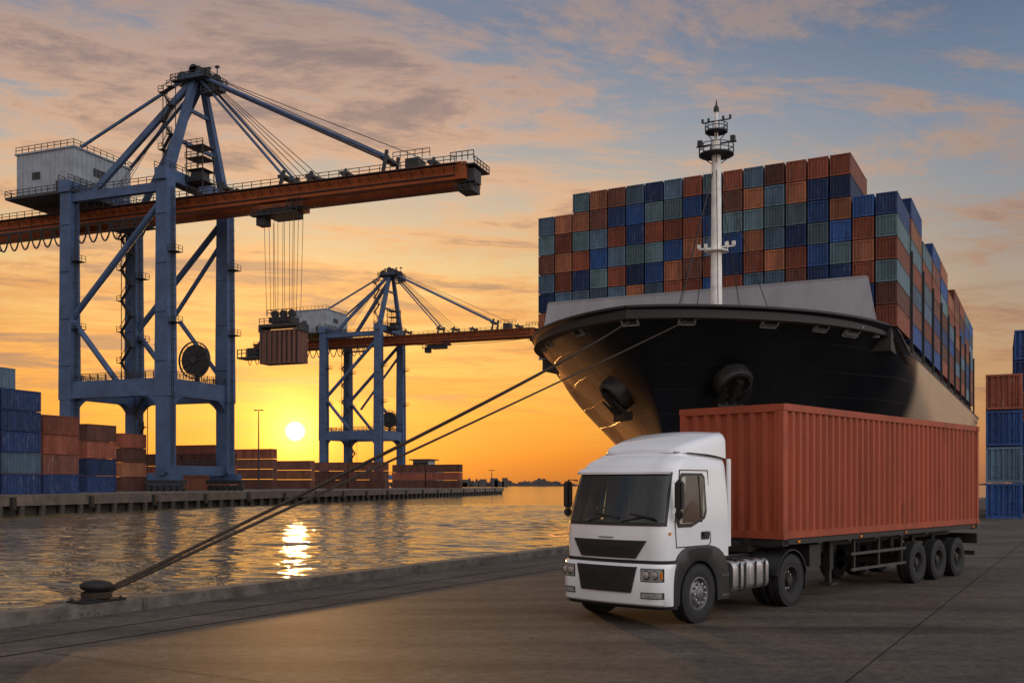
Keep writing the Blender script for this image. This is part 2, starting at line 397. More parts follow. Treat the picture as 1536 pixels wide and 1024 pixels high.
def strip(off, wd, z, m, y0=2, y1=420):
    mb.add([(qx(y0,off),y0,z),(qx(y0,off+wd),y0,z),(qx(y1,off+wd),y1,z),(qx(y1,off),y1,z)], [(0,1,2,3)], m)
strip(1.7,.07,.004,M['joint']); strip(3.0,.08,.004,M['joint'])
strip(15.5,.025,.004,M['joint'])
q = Vector((.506,.862)); qn = Vector((.862,-.506))
for i in range(0, 14):
    o = Vector((qx(0),0))+q*(7.5+i*11)
    a = o+qn*2.7; c_ = o+qn*40
    n_ = 60; rr_ = random.Random(i); prev = None; dv_ = 0
    for k in range(n_):
        dv_ = dv_*.8+rr_.uniform(-.015,.015)
        p_ = a.lerp(c_, k/(n_-1))+q*dv_
        if prev is not None:
            t = q*.007
            mb.add([(prev.x-t.x,prev.y-t.y,.0045),(p_.x-t.x,p_.y-t.y,.0045),(p_.x+t.x,p_.y+t.y,.0045),(prev.x+t.x,prev.y+t.y,.0045)], [(0,1,2,3)], M['joint'])
        prev = p_
mb.obj('road_rail_markings', kind='structure')

# ------------------------------------------------------------------ bollard + ropes
BX, BY = -7.86, 18.84
bo = empty('mooring_bollard', (BX,BY,.24), R(59.6), label='rusty black cast iron mooring bollard on the quay kerb', category='bollard')
mb = MB(); mb.box((0,0,.02),(.95,.5,.05),M['iron'])
for i in (-1,1):
    for j in (-1,1): mb.lathe((i*.40,j*.18,.04),(0,0,1),[(.0,.035),(.035,.035),(.035,0)],M['iron'],8)
mb.obj('base_plate', bo, bevel=.01)
mb = MB(); mb.lathe((0,0,.03),(0,0,1),[(.28,0),(.24,.03),(.20,.08),(.19,.13),(.21,.16),(.28,.19),(.31,.24),(.30,.29),(.23,.34),(.11,.37),(0,.375)],M['iron'],28)
h = mb.obj('bollard_head', bo, smooth=50); h.scale = (1.12,.9,1); h.rotation_euler = (0,R(5),0)

# ------------------------------------------------------------------ containers
def container_parts(mb, Lc, W, H, m, mf, pitch=.46, dep=.045, bars=True):
    fr = .13
    for sx in (-1,1):
        for sy in (-1,1):
            mb.box((sx*(Lc/2-fr/2), sy*(W/2-fr/2), H/2), (fr,fr,H), mf)
            for z in (.06,H-.06): mb.box((sx*(Lc/2-.08), sy*(W/2-.07), z), (.18,.17,.12), mf)
        for z in (.08,H-.07): mb.box((sx*(Lc/2-fr/2), 0, z), (fr-.01,W-2*fr,.15), mf)
    for sy in (-1,1):
        for z in (.08,H-.06): mb.box((0, sy*(W/2-.05), z), (Lc-2*fr,.09,.14), mf)
    def corr(n, length):
        pts = []; p = length/n
        for i in range(n):
            x = i*p; pts += [(x,0),(x+p*.32,0),(x+p*.5,1),(x+p*.82,1)]
        pts.append((length,0)); return pts
    n = max(4, round((Lc-2*fr)/pitch)); cp = corr(n, Lc-2*fr)
    for sy in (-1,1):
        vs = []; fs = []
        for x, d in cp:
            y = sy*(W/2-.02-d*dep)
            vs += [(x-Lc/2+fr,y,.14),(x-Lc/2+fr,y,H-.12)]
        for i in range(len(cp)-1): fs.append((2*i,2*i+2,2*i+3,2*i+1))
        mb.add(vs, fs, m)
    n = max(4, round((W-2*fr)/(pitch*(.62 if bars else .95)))); cp = corr(n, W-2*fr)
    ends = [1] if bars else [-1,1]
    for sx in ends:
        vs = []; fs = []
        for y, d in cp:
            x = sx*(Lc/2-.02-d*dep); vs += [(x,y-W/2+fr,.14),(x,y-W/2+fr,H-.12)]
        for i in range(len(cp)-1): fs.append((2*i,2*i+2,2*i+3,2*i+1))
        mb.add(vs, fs, m)
    if bars:
        x = -Lc/2+.05
        vs = []; fs = []; cp2 = corr(6, W-2*fr)
        for y, d in cp2:
            xx = x+d*.12; vs += [(xx,y-W/2+fr,.14),(xx,y-W/2+fr,H-.12)]
        for i in range(len(cp2)-1): fs.append((2*i,2*i+2,2*i+3,2*i+1))
        mb.add(vs, fs, m)
        for y in (-.85,-.35,.35,.85):
            mb.beam((x-.03,y*W/2.44,.1),(x-.03,y*W/2.44,H-.1),.05,.05,mf)
        mb.box((x-.005,0,H/2),(.03,.03,H-.3),mf)
        for z in (.45, 1.2): 
            for y in (-.6,.6): mb.box((x-.04,y,z),(.04,.5,.05),mf)
    mb.add([(-Lc/2+.01,-W/2+.01,H-.03),(Lc/2-.01,-W/2+.01,H-.03),(Lc/2-.01,W/2-.01,H-.03),(-Lc/2+.01,W/2-.01,H-.03)], [(0,1,2,3)], m)
    mb.add([(-Lc/2+.01,-W/2+.01,.1),(Lc/2-.01,-W/2+.01,.1),(Lc/2-.01,W/2-.01,.1),(-Lc/2+.01,W/2-.01,.1)], [(0,3,2,1)], m)

CT = {}; CT20 = {}
for k, m in CM.items():
    mb = MB(); container_parts(mb, 12.15, 2.36, 2.50, m, m, pitch=.55, dep=.07); CT[k] = mb.mesh('shipping_container_'+k)
    mb = MB(); container_parts(mb, 6.02, 2.40, 2.54, m, m, pitch=.5, dep=.07); CT20[k] = mb.mesh('short_shipping_container_'+k)
names = {'navy':'navy blue','blue':'bright blue','rust':'rust red','brown':'brown','teal':'teal grey','orange':'orange','slate':'slate blue','green':'dull green','pale':'pale beige'}
def put_container(key, loc, rz, where, group, short=False):
    o = bpy.data.objects.new('shipping_container', (CT20 if short else CT)[key]); C.collection.objects.link(o)
    o.location = loc; o.rotation_euler = (0,0,rz)
    o['label'] = 'weathered %s container %s' % (names[key], where); o['category'] = 'shipping container'; o['group'] = group
    return o

# ------------------------------------------------------------------ ship
TIP = Vector((11.8,103.4,0)); SR = math.atan2(.881,.473)
SM = Matrix.Translation(TIP) @ Matrix.Rotation(SR, 4, 'Z')
ship = empty('container_ship', TIP, SR, label='black hulled container ship moored at the quay, stacked high', category='ship')
ZB = -7.; SL = 172.
def lerp(a,b,t): return a+(b-a)*t
def sst(a,b,x):
    t = max(0,min(1,(x-a)/(b-a))); return t*t*(3-2*t)
def ztop(s): return 20.9 - 2.4*sst(27,35,s)
def hull(v, w_):
    zn = lerp(ZB, 20.7, w_); q_ = max(0,(zn+1.3)/22.)
    s0 = 15*(1-q_**1.5) if zn > -1.3 else 15.
    s = s0+(v**1.7)*(SL-s0)
    k = q_**1.55
    Lk = lerp(92,45,min(1,q_)); p = lerp(1.7,3.0,k); qq = lerp(1.0,.72,k)
    u = min(1,(s-s0)/Lk)
    bb = 23.9*(1-(1-u)**p)**qq
    bb *= 1-.25*sst(135,172,s)*(1-q_)
    z = lerp(ZB, ztop(s), w_)
    return s, bb, z
mh = bpy.data.materials.new('ship_hull_paint'); nth, NH, LH = nodes(mh)
b = NH['Principled BSDF']; th = NH.new('ShaderNodeTexCoord'); sh = NH.new('ShaderNodeSeparateXYZ'); LH.new(th.outputs['Object'], sh.inputs[0])
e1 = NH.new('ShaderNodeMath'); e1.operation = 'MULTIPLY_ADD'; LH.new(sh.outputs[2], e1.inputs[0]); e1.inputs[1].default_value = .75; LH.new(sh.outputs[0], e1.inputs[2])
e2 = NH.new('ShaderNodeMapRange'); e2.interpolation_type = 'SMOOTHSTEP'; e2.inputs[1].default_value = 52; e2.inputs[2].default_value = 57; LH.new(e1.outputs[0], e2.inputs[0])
nh = NH.new('ShaderNodeTexNoise'); nh.inputs['Scale'].default_value = .35; nh.inputs['Detail'].default_value = 8; nh.inputs['Roughness'].default_value = .65
mph = NH.new('ShaderNodeMapping'); mph.inputs['Scale'].default_value = (1,1,.25); LH.new(th.outputs['Object'], mph.inputs[0]); LH.new(mph.outputs[0], nh.inputs['Vector'])
c1 = NH.new('ShaderNodeValToRGB'); c1.color_ramp.elements[0].color = (.004,.005,.009,1); c1.color_ramp.elements[1].color = (.010,.011,.017,1); c1.color_ramp.elements[0].position = .4; c1.color_ramp.elements[1].position = .8; LH.new(nh.outputs['Fac'], c1.inputs[0])
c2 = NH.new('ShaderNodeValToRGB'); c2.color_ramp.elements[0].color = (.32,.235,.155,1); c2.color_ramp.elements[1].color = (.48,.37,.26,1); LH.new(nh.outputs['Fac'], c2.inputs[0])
# port bow flare: sunset glow painted into the hull as a coppery, part-metallic colour
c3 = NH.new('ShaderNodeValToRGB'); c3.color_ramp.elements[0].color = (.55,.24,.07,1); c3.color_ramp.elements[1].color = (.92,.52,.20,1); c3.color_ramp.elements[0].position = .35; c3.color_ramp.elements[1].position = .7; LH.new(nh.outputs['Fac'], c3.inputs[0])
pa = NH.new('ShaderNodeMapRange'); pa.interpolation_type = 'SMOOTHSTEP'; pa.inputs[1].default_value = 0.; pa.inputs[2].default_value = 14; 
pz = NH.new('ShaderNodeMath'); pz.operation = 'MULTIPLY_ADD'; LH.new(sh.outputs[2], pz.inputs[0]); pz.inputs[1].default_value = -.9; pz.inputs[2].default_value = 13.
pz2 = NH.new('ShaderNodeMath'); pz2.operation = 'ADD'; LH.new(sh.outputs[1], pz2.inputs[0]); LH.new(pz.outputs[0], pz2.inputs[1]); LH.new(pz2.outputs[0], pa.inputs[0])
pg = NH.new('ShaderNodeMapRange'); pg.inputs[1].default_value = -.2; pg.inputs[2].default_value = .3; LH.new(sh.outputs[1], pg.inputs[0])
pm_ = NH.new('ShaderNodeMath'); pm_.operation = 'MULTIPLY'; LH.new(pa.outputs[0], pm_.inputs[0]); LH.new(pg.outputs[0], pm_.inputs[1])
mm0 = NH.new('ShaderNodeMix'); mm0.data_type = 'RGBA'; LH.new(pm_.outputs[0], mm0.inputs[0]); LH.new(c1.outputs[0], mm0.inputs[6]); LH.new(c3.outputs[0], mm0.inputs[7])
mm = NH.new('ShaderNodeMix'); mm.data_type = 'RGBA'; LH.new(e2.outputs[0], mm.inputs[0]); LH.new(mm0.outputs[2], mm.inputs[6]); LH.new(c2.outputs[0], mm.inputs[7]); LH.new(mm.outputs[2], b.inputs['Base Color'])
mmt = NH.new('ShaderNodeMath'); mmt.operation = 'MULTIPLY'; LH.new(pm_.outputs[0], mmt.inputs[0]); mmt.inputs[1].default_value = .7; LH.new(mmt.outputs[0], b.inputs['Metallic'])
b.inputs['Roughness'].default_value = .34; b.inputs['Specular IOR Level'].default_value = .22
br = NH.new('ShaderNodeTexBrick'); br.inputs['Scale'].default_value = 1; br.inputs['Brick Width'].default_value = 9; br.inputs['Row Height'].default_value = 2.6; br.inputs['Mortar Size'].default_value = .04; br.inputs['Mortar Smooth'].default_value = .6
cbh = NH.new('ShaderNodeCombineXYZ'); LH.new(sh.outputs[0], cbh.inputs[0]); LH.new(sh.outputs[2], cbh.inputs[1]); LH.new(cbh.outputs[0], br.inputs['Vector'])
bh = NH.new('ShaderNodeBump'); bh.invert = True; bh.inputs['Strength'].default_value = .6; bh.inputs['Distance'].default_value = .06; LH.new(br.outputs['Fac'], bh.inputs['Height'])
bh2 = NH.new('ShaderNodeBump'); bh2.inputs['Strength'].default_value = .35; bh2.inputs['Distance'].default_value = .2; LH.new(nh.outputs['Fac'], bh2.inputs['Height']); LH.new(bh.outputs[0], bh2.inputs['Normal'])
LH.new(bh2.outputs[0], b.inputs['Normal'])
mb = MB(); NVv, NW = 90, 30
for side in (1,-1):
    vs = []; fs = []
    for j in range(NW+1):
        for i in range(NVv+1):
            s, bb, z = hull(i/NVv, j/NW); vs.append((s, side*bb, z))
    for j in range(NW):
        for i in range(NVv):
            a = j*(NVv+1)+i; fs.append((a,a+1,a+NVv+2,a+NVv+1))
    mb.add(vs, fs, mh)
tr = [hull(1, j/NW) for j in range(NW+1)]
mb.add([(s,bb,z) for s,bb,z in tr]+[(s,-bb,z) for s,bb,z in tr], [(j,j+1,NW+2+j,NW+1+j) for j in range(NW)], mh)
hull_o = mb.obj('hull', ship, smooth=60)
bmx = bmesh.new(); bmx.from_mesh(hull_o.data); bmesh.ops.remove_doubles(bmx, verts=bmx.verts, dist=.001); bmesh.ops.recalc_face_normals(bmx, faces=bmx.faces); bmx.to_mesh(hull_o.data); bmx.free()
hull_o.data.shade_smooth(); hull_o.data.set_sharp_from_angle(angle=R(50))
mb = MB()
rim = [hull((i/NVv), 1) for i in range(NVv+1)]
for side in (1,-1):
    vs = []; fs = []
    for s, bb, z in rim:
        ib = max(0, bb-.45); vs += [(s,side*(bb+.06),z-.12),(s,side*(bb+.06),z+.12),(s+.2,side*ib,z+.12),(s+.2,side*ib,z-1.3)]
    for i in range(NVv):
        for k in range(3): fs.append((4*i+k,4*i+4+k,4*i+5+k,4*i+1+k))
    mb.add(vs, fs, M['chassis'])
mb.obj('bulwark_rail', ship, smooth=30)
mb = MB(); vs = []; fs = []
for s, bb, z in rim: vs += [(s+.1,max(0,bb-.2),z-1.25),(s+.1,-max(0,bb-.2),z-1.25)]
for i in range(NVv): fs.append((2*i,2*i+1,2*i+3,2*i+2))
mb.add(vs, fs, M['shipdeck']); 
mb.obj('deck', ship)
mb = MB()
x0, zt = 24.0, 26.6
P = [(22.2,19.3),(21.3,zt+.4),(-20.2,zt),(-21.6,19.3)]
vs = [(x0+(.0 if z < 21 else 1.0),y,z) for y,z in P]+[(x0+.35+(.0 if z < 21 else 1.0),y,z) for y,z in P]
mb.add(vs, [(0,1,2,3),(7,6,5,4),(0,4,5,1),(1,5,6,2),(2,6,7,3)], M['bulw'])
mb.beam((x0+1.1,21.2,zt+.45),(x0+1.1,-20.1,zt+.05),.3,.2,M['bulw'])
mb.obj('breakwater', ship)
mb = MB(); mb.bx((10,-3,19.3),(16,3,21.0),M['bulw']); mb.obj('windlass_housing', ship, bevel=.05)
mb = MB(); mb.bx((26,-22.6,18.0),(166,22.6,20.75),M['chassis']); mb.obj('hatch_coaming', ship)
fm = empty('foremast', (13.5,-5.6,19.3)); fm.parent = ship
mb = MB(); mb.tube([(0,0,0),(0,0,3.4)],1.4,M['mast'],20,.70); mb.tube([(0,0,3.4),(0,0,22)],.66,M['mast'],20,.50); mb.tube([(0,0,22),(0,0,25.4)],.24,M['mast'],12,.16)
for a in range(3):
    t = a*2.1+.4; mb.beam((math.cos(t)*2.2,math.sin(t)*2.2,0),(0,0,3.8),.28,.28,M['mast'])
mb.obj('mast_pole', fm, smooth=40)
mb = MB()
def plat(z, r, m, hh=1.1):
    mb.lathe((0,0,z),(0,0,1),[(0,0),(r,0),(r,.14),(0,.14)],m,16)
    for i in range(12):
        a = i*math.pi/6; mb.beam((r*math.cos(a),r*math.sin(a),z),(r*math.cos(a),r*math.sin(a),z+hh),.08,.08,m)
    for hz in (.55,hh): mb.tube([(r*math.cos(i*math.pi/8),r*math.sin(i*math.pi/8),z+hz) for i in range(17)],.05,m,5)
    for i in range(4):
        a = i*math.pi/2+.3; mb.beam((r*.9*math.cos(a),r*.9*math.sin(a),z),(0,0,z-1.3),.09,.09,m)
plat(20.3,1.95,M['crane_dark']); plat(22.9,1.25,M['crane_dark'],.9)
for y in (-1.9,1.9): mb.box((0,y,21.9),(.5,.5,.7),M['crane_dark'])
mb.beam((0,-2.3,21.6),(0,2.3,21.6),.16,.16,M['crane_dark']); mb.beam((0,-1.6,24.2),(0,1.6,24.2),.12,.12,M['crane_dark'])
for y in (-1.6,-.8,.9,1.6): mb.box((0,y,24.45),(.22,.22,.4),M['crane_dark'])
mb.box((.6,.4,21.0),(.8,.8,1.0),M['crane_dark'])
mb.lathe((0,0,25.2),(0,0,1),[(0,0),(.3,.05),(.3,.5),(.12,.8),(.05,1.3),(0,1.5)],M['crane_dark'],10)
mb.obj('lookout_platform', fm)
mb = MB(); mb.lathe((0,0,9.4),(0,0,1),[(0,0),(1.35,0),(1.35,.12),(0,.12)],M['mast'],16); mb.beam((0,-2.1,9.9),(0,2.1,9.9),.16,.16,M['mast'])
for y in (-2,-1.2,1.2,2): mb.box((0,y,10.2),(.35,.35,.45),M['mast'])
for a in (0,1.57,3.14,4.7): mb.beam((1.3*math.cos(a),1.3*math.sin(a),9.5),(1.3*math.cos(a),1.3*math.sin(a),10.5),.07,.07,M['mast'])
mb.obj('crosstree', fm)
mb = MB()
for dx, dy in ((7,5),(7,-5),(9,2),(-5,3),(6,7.5),(-6,-2),(8,-1)): mb.tube([(0,0,20),(dx,dy,1)],.05,M['cable'],5)
for i in range(44): mb.beam((.74,-.2,1+i*.43),(.74,.2,1+i*.43),.04,.04,M['mast'])
for y in (-.2,.2): mb.beam((.74,y,.5),(.74,y,20),.05,.05,M['mast'])
mb.obj('stay_wire', fm)
# anchors
def find(s_t, w_):
    lo, hi = 0, 1
    for _ in range(40):
        m_ = (lo+hi)/2
        if hull(m_, w_)[0] < s_t: lo = m_
        else: hi = m_
    return lo
def hp(s_t, w_, side):
    v = find(s_t, w_); s, bb, z = hull(v, w_)
    p = Vector((s, side*bb, z))
    s1, b1, z1 = hull(v+.004, w_); s2, b2, z2 = hull(find(s_t, w_), w_+.01)
    du = Vector((s1, side*b1, z1))-p; dw = Vector((s2, side*b2, z2))-p
    n = du.cross(dw).normalized()
    if n.y*side < 0: n = -n
    return p, n
for side, st_, w_ in ((1,11.5,.73),(-1,12.8,.76)):
    p, n = hp(st_, w_, side)
    an = empty('anchor', p); an.parent = ship
    mb = MB(); mb.lathe(-n*.8,n,[(2.2,0),(2.2,1.9),(2.0,2.3),(1.6,2.3),(1.4,1.8),(0,1.7)],M['anchor'],24)
    mb.obj('hawse_pipe', an, smooth=40)
    mb = MB(); o = n*1.75; dn_ = Vector((0,0,-1))
    sd = n.cross(dn_).normalized(); dd = sd.cross(n).normalized()
    if dd.z > 0: dd = -dd
    mb.beam(o-dd*1.0,o+dd*2.6,.7,.6,M['iron'])
    mb.beam(o+dd*2.5-sd*1.7,o+dd*2.5+sd*1.7,1.1,1.0,M['iron'])
    for sg in (-1,1):
        mb.beam(o+dd*2.6+sd*sg*1.2,o-dd*.2+sd*sg*1.6+n*.3,1.3,.5,M['iron'],.2,.15)
    mb.obj('anchor_fluke', an)
FL = []
for st_, side, sc in ((.9,-1,1),(3.6,-1,1),(9.5,-1,1.1),(15,-1,1.1),(19.5,-1,1.4),(5.2,1,1),(12,1,.9),(16,1,.9)):
    p, n = hp(st_, .955, side)
    FL.append(p+n*.15)
    mb = MB(); up = Vector((0,0,1)); sd = n.cross(up).normalized(); uu = sd.cross(n)
    a = .85*sc; h2 = .5*sc
    for i in (-1,1):
        mb.beam(n*.14+sd*i*a-uu*h2,n*.14+sd*i*a+uu*h2,.2,.26,M['bulw']); mb.beam(n*.14-sd*a+uu*i*h2,n*.14+sd*a+uu*i*h2,.2,.26,M['bulw'])
    mb.beam(-n*.02-sd*a,-n*.02+sd*a,.1,.9*sc,M['black'])
    f_ = mb.obj('fairlead', ship); f_.location = p
for k in range(1,11):
    mb = MB(); x = 26+13.6*k-.7
    for y in [ -23.4+i*5.2 for i in range(10)]: mb.beam((x,y,18.5),(x,y,32),.35,.35,M['crane_dark'])
    for z in (23.4,26.1,28.7,32): mb.beam((x,-23.4,z),(x,23.4,z),.5,.2,M['crane_dark'])
    mb.obj('lashing_bridge', ship)
# deck cargo
pool = ['navy']*4+['blue']*7+['rust']*6+['brown']*2+['teal']*4+['orange']*4+['slate']*5
def s2w(x,y,z): return SM @ Vector((x,y,z))
tiers = [7,7]+[8]*14+[6,6]
base = 20.8; pit = 2.63
for j in range(18):
    y = 22.1-j*2.6; last = None
    for t in range(tiers[j]):
        k = random.choice([c for c in pool if c != last]); last = k
        put_container(k, s2w(26.1+6.1,y,base+t*pit), SR, 'stacked on the ship deck', 'containers stacked on the ship')
for kk in range(1,10):
    x = 26.1+13.6*kk+6.1; last = None
    for t in range(7 if kk not in (2,5) else 6):
        k = random.choice([c for c in pool+['rust']*5+['brown']*5 if c != last]); last = k
        put_container(k, s2w(x,-22.1,base+t*pit), SR, 'in the ship deck outer row', 'containers stacked on the ship')
mb = MB()
for kk in range(1,10):
    x = 26.1+13.6*kk+6.1
    for j in range(0,17):
        y = 22.1-j*2.6; ht = 7
        for t in range(ht):
            if not (t >= 5 or j == 0): continue
            k = random.choice(pool); z = base+t*pit
            mb.bx((x-6.1,y-1.2,z),(x+6.1,y+1.2,z+2.54),CM[k])
o = mb.obj('container_stack', None, kind='stuff', label='mass of further containers stacked on the ship deck', category='shipping container')
o.matrix_world = SM

# mooring ropes
def rope(p, q, sag, r=.036):
    p = Vector(p); q = Vector(q); pts = []
    for i in range(61):
        t = (i/60)**1.6; a = p.lerp(q,t); a.z -= sag*4*t*(1-t); pts.append(a)
    mb = MB(); mb.tube(pts, r, M['rope'], 8, r*1.7)
    mb.obj('mooring_rope', smooth=60, label='long taut mooring rope from quay bollard to ship bow', category='rope', group='mooring ropes')
bt = Vector((BX,BY,.24+.20))
rope(bt+Vector((.2,.1,.02)), SM@FL[0], .32); rope(bt+Vector((.22,.05,-.02)), SM@FL[1], .08); rope(bt+Vector((.18,.12,.03)), SM@(FL[0]+Vector((-.1,.4,-.2))), .42)
mb = MB()
for k in range(3): mb.tube([(.24*math.cos(a*.2618)*1.1,.24*math.sin(a*.2618)*.95,.09+k*.036) for a in range(25)],.022,M['rope'],6)
ro = mb.obj('mooring_rope', smooth=60, label='turns of thick mooring rope around the bollard', category='rope', group='mooring ropes'); ro.location = (BX,BY,.24)

# ------------------------------------------------------------------ pier on the far side
def ex(Y): return -58.7+.2123*(Y-114)
PT = 1.2
pier = empty('pier', (0,0,0), 0, label='long concrete container pier with piled edge along the water', category='pier')
mb = MB(); mb.prism([(ex(60)-1.4,60),(ex(376)-1.4,374.5),(-500,430),(-500,60)], -4, PT-.004, M['yard']); mb.obj('pier_deck', pier)
mb = MB(); mb.prism([(ex(60),60),(ex(376),376),(ex(376)-2,376),(ex(60)-2,60)], -.1, PT, M['dirtconc']); 
mb.prism([(ex(376)-2,376),(ex(376)-2,374.3),(-500,429.7),(-500,431.4)], -.1, PT, M['dirtconc'])
mb.obj('cap_beam', pier)
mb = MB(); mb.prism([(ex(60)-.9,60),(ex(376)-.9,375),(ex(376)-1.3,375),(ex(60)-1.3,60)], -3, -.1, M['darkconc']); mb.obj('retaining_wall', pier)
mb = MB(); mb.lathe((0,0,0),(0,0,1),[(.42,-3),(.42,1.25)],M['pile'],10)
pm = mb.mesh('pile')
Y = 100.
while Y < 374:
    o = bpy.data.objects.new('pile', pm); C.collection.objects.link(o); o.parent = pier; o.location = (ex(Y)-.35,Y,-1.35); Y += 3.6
mb = MB(); mb.box((.12,0,.1),(.35,.9,1.5),M['black']); fmh = mb.mesh('fender_pad')
Y = 116.
while Y < 370:
    o = bpy.data.objects.new('fender_pad', fmh); C.collection.objects.link(o); o.parent = pier; o.location = (ex(Y)+.05,Y,.1); Y += 14.4

# container yard on the pier
ER = math.atan2(-.361,.932)
GR = ER+R(90)
pool2 = ['orange']*3+['rust']*7+['slate']*1+['brown']*9
def X(px,Y): return (px-768)/1493*Y
def stackp(px, Y, colsn, tiersn, along='g', seed=0, keys=None):
    rnd = random.Random(seed); e = Vector((.932,-.361,0)); x0_ = Vector((X(px,Y),Y,PT))
    for c in range(colsn):
        stp = 2.52 if along == 'g' else 12.6
        for t in range(tiersn):
            k = keys[(t+c) % len(keys)] if keys else rnd.choice(pool2)
            p = x0_+e*(c*stp+stp/2)+Vector((0,0,t*pit))
            if along == 'g': p += Vector((.361,.932,0))*3.05
            put_container(k, p, GR if along == 'g' else ER, 'in a stack on the pier', 'containers stacked on the pier', short=(along == 'g'))
stackp(-62,120,1,6,keys=['navy','rust','orange','rust','orange','slate'])
stackp(-20,123,1,5,keys=['navy','slate','navy','navy','navy'])
stackp(44,132,1,4,keys=['navy','brown','rust','rust'])
stackp(-20,152,3,4,seed=22); stackp(112,152,1,4,seed=5,keys=['navy','navy','rust','brown'])
stackp(60,185,3,4,seed=15); stackp(168,180,1,4,seed=6)
stackp(208,218,2,3,'e',seed=7); stackp(262,236,1,4,'e',seed=8)
stackp(352,262,1,4,'e',seed=9); stackp(412,280,1,3,'e',seed=10)
stackp(470,300,2,3,'e',seed=11); stackp(590,335,2,3,'e',seed=12)

def lamp_mast(x, y, h_):
    e_ = empty('light_mast', (x,y,PT), 0, label='tall slim floodlight mast standing on the pier', category='light pole', group='floodlight masts on the pier')
    mb = MB(); mb.tube([(0,0,0),(0,0,h_)],.22,M['crane_dark'],8,.1); mb.obj('pole', e_)
    mb = MB(); mb.beam((-.9,0,h_),(.9,0,h_),.15,.15,M['crane_dark']); mb.box((-.8,0,h_-.1),(.7,.4,.2),M['crane_dark']); mb.box((.8,0,h_-.1),(.7,.4,.2),M['crane_dark']); mb.obj('lamp_head', e_)
lamp_mast(X(388,238),238,19); lamp_mast(X(738,372),368,6.5)
sb = empty('port_building', (X(636,340),340,PT+0), ER, label='small low port building with flat roof on the pier', category='building')
mb = MB(); mb.bx((-6,-3,0),(6,3,6.4),M['bulw']); mb.bx((-3,-2.5,6.4),(3,2.5,9.4),M['bulw']); mb.bx((-4,-3.5,9.4),(4,3.5,9.8),M['crane_dark']); mb.obj('wall', sb)
mb = MB(); mb.bx((-2.7,-2.56,7.2),(2.7,-2.5,8.8),M['black']); mb.obj('window', sb)

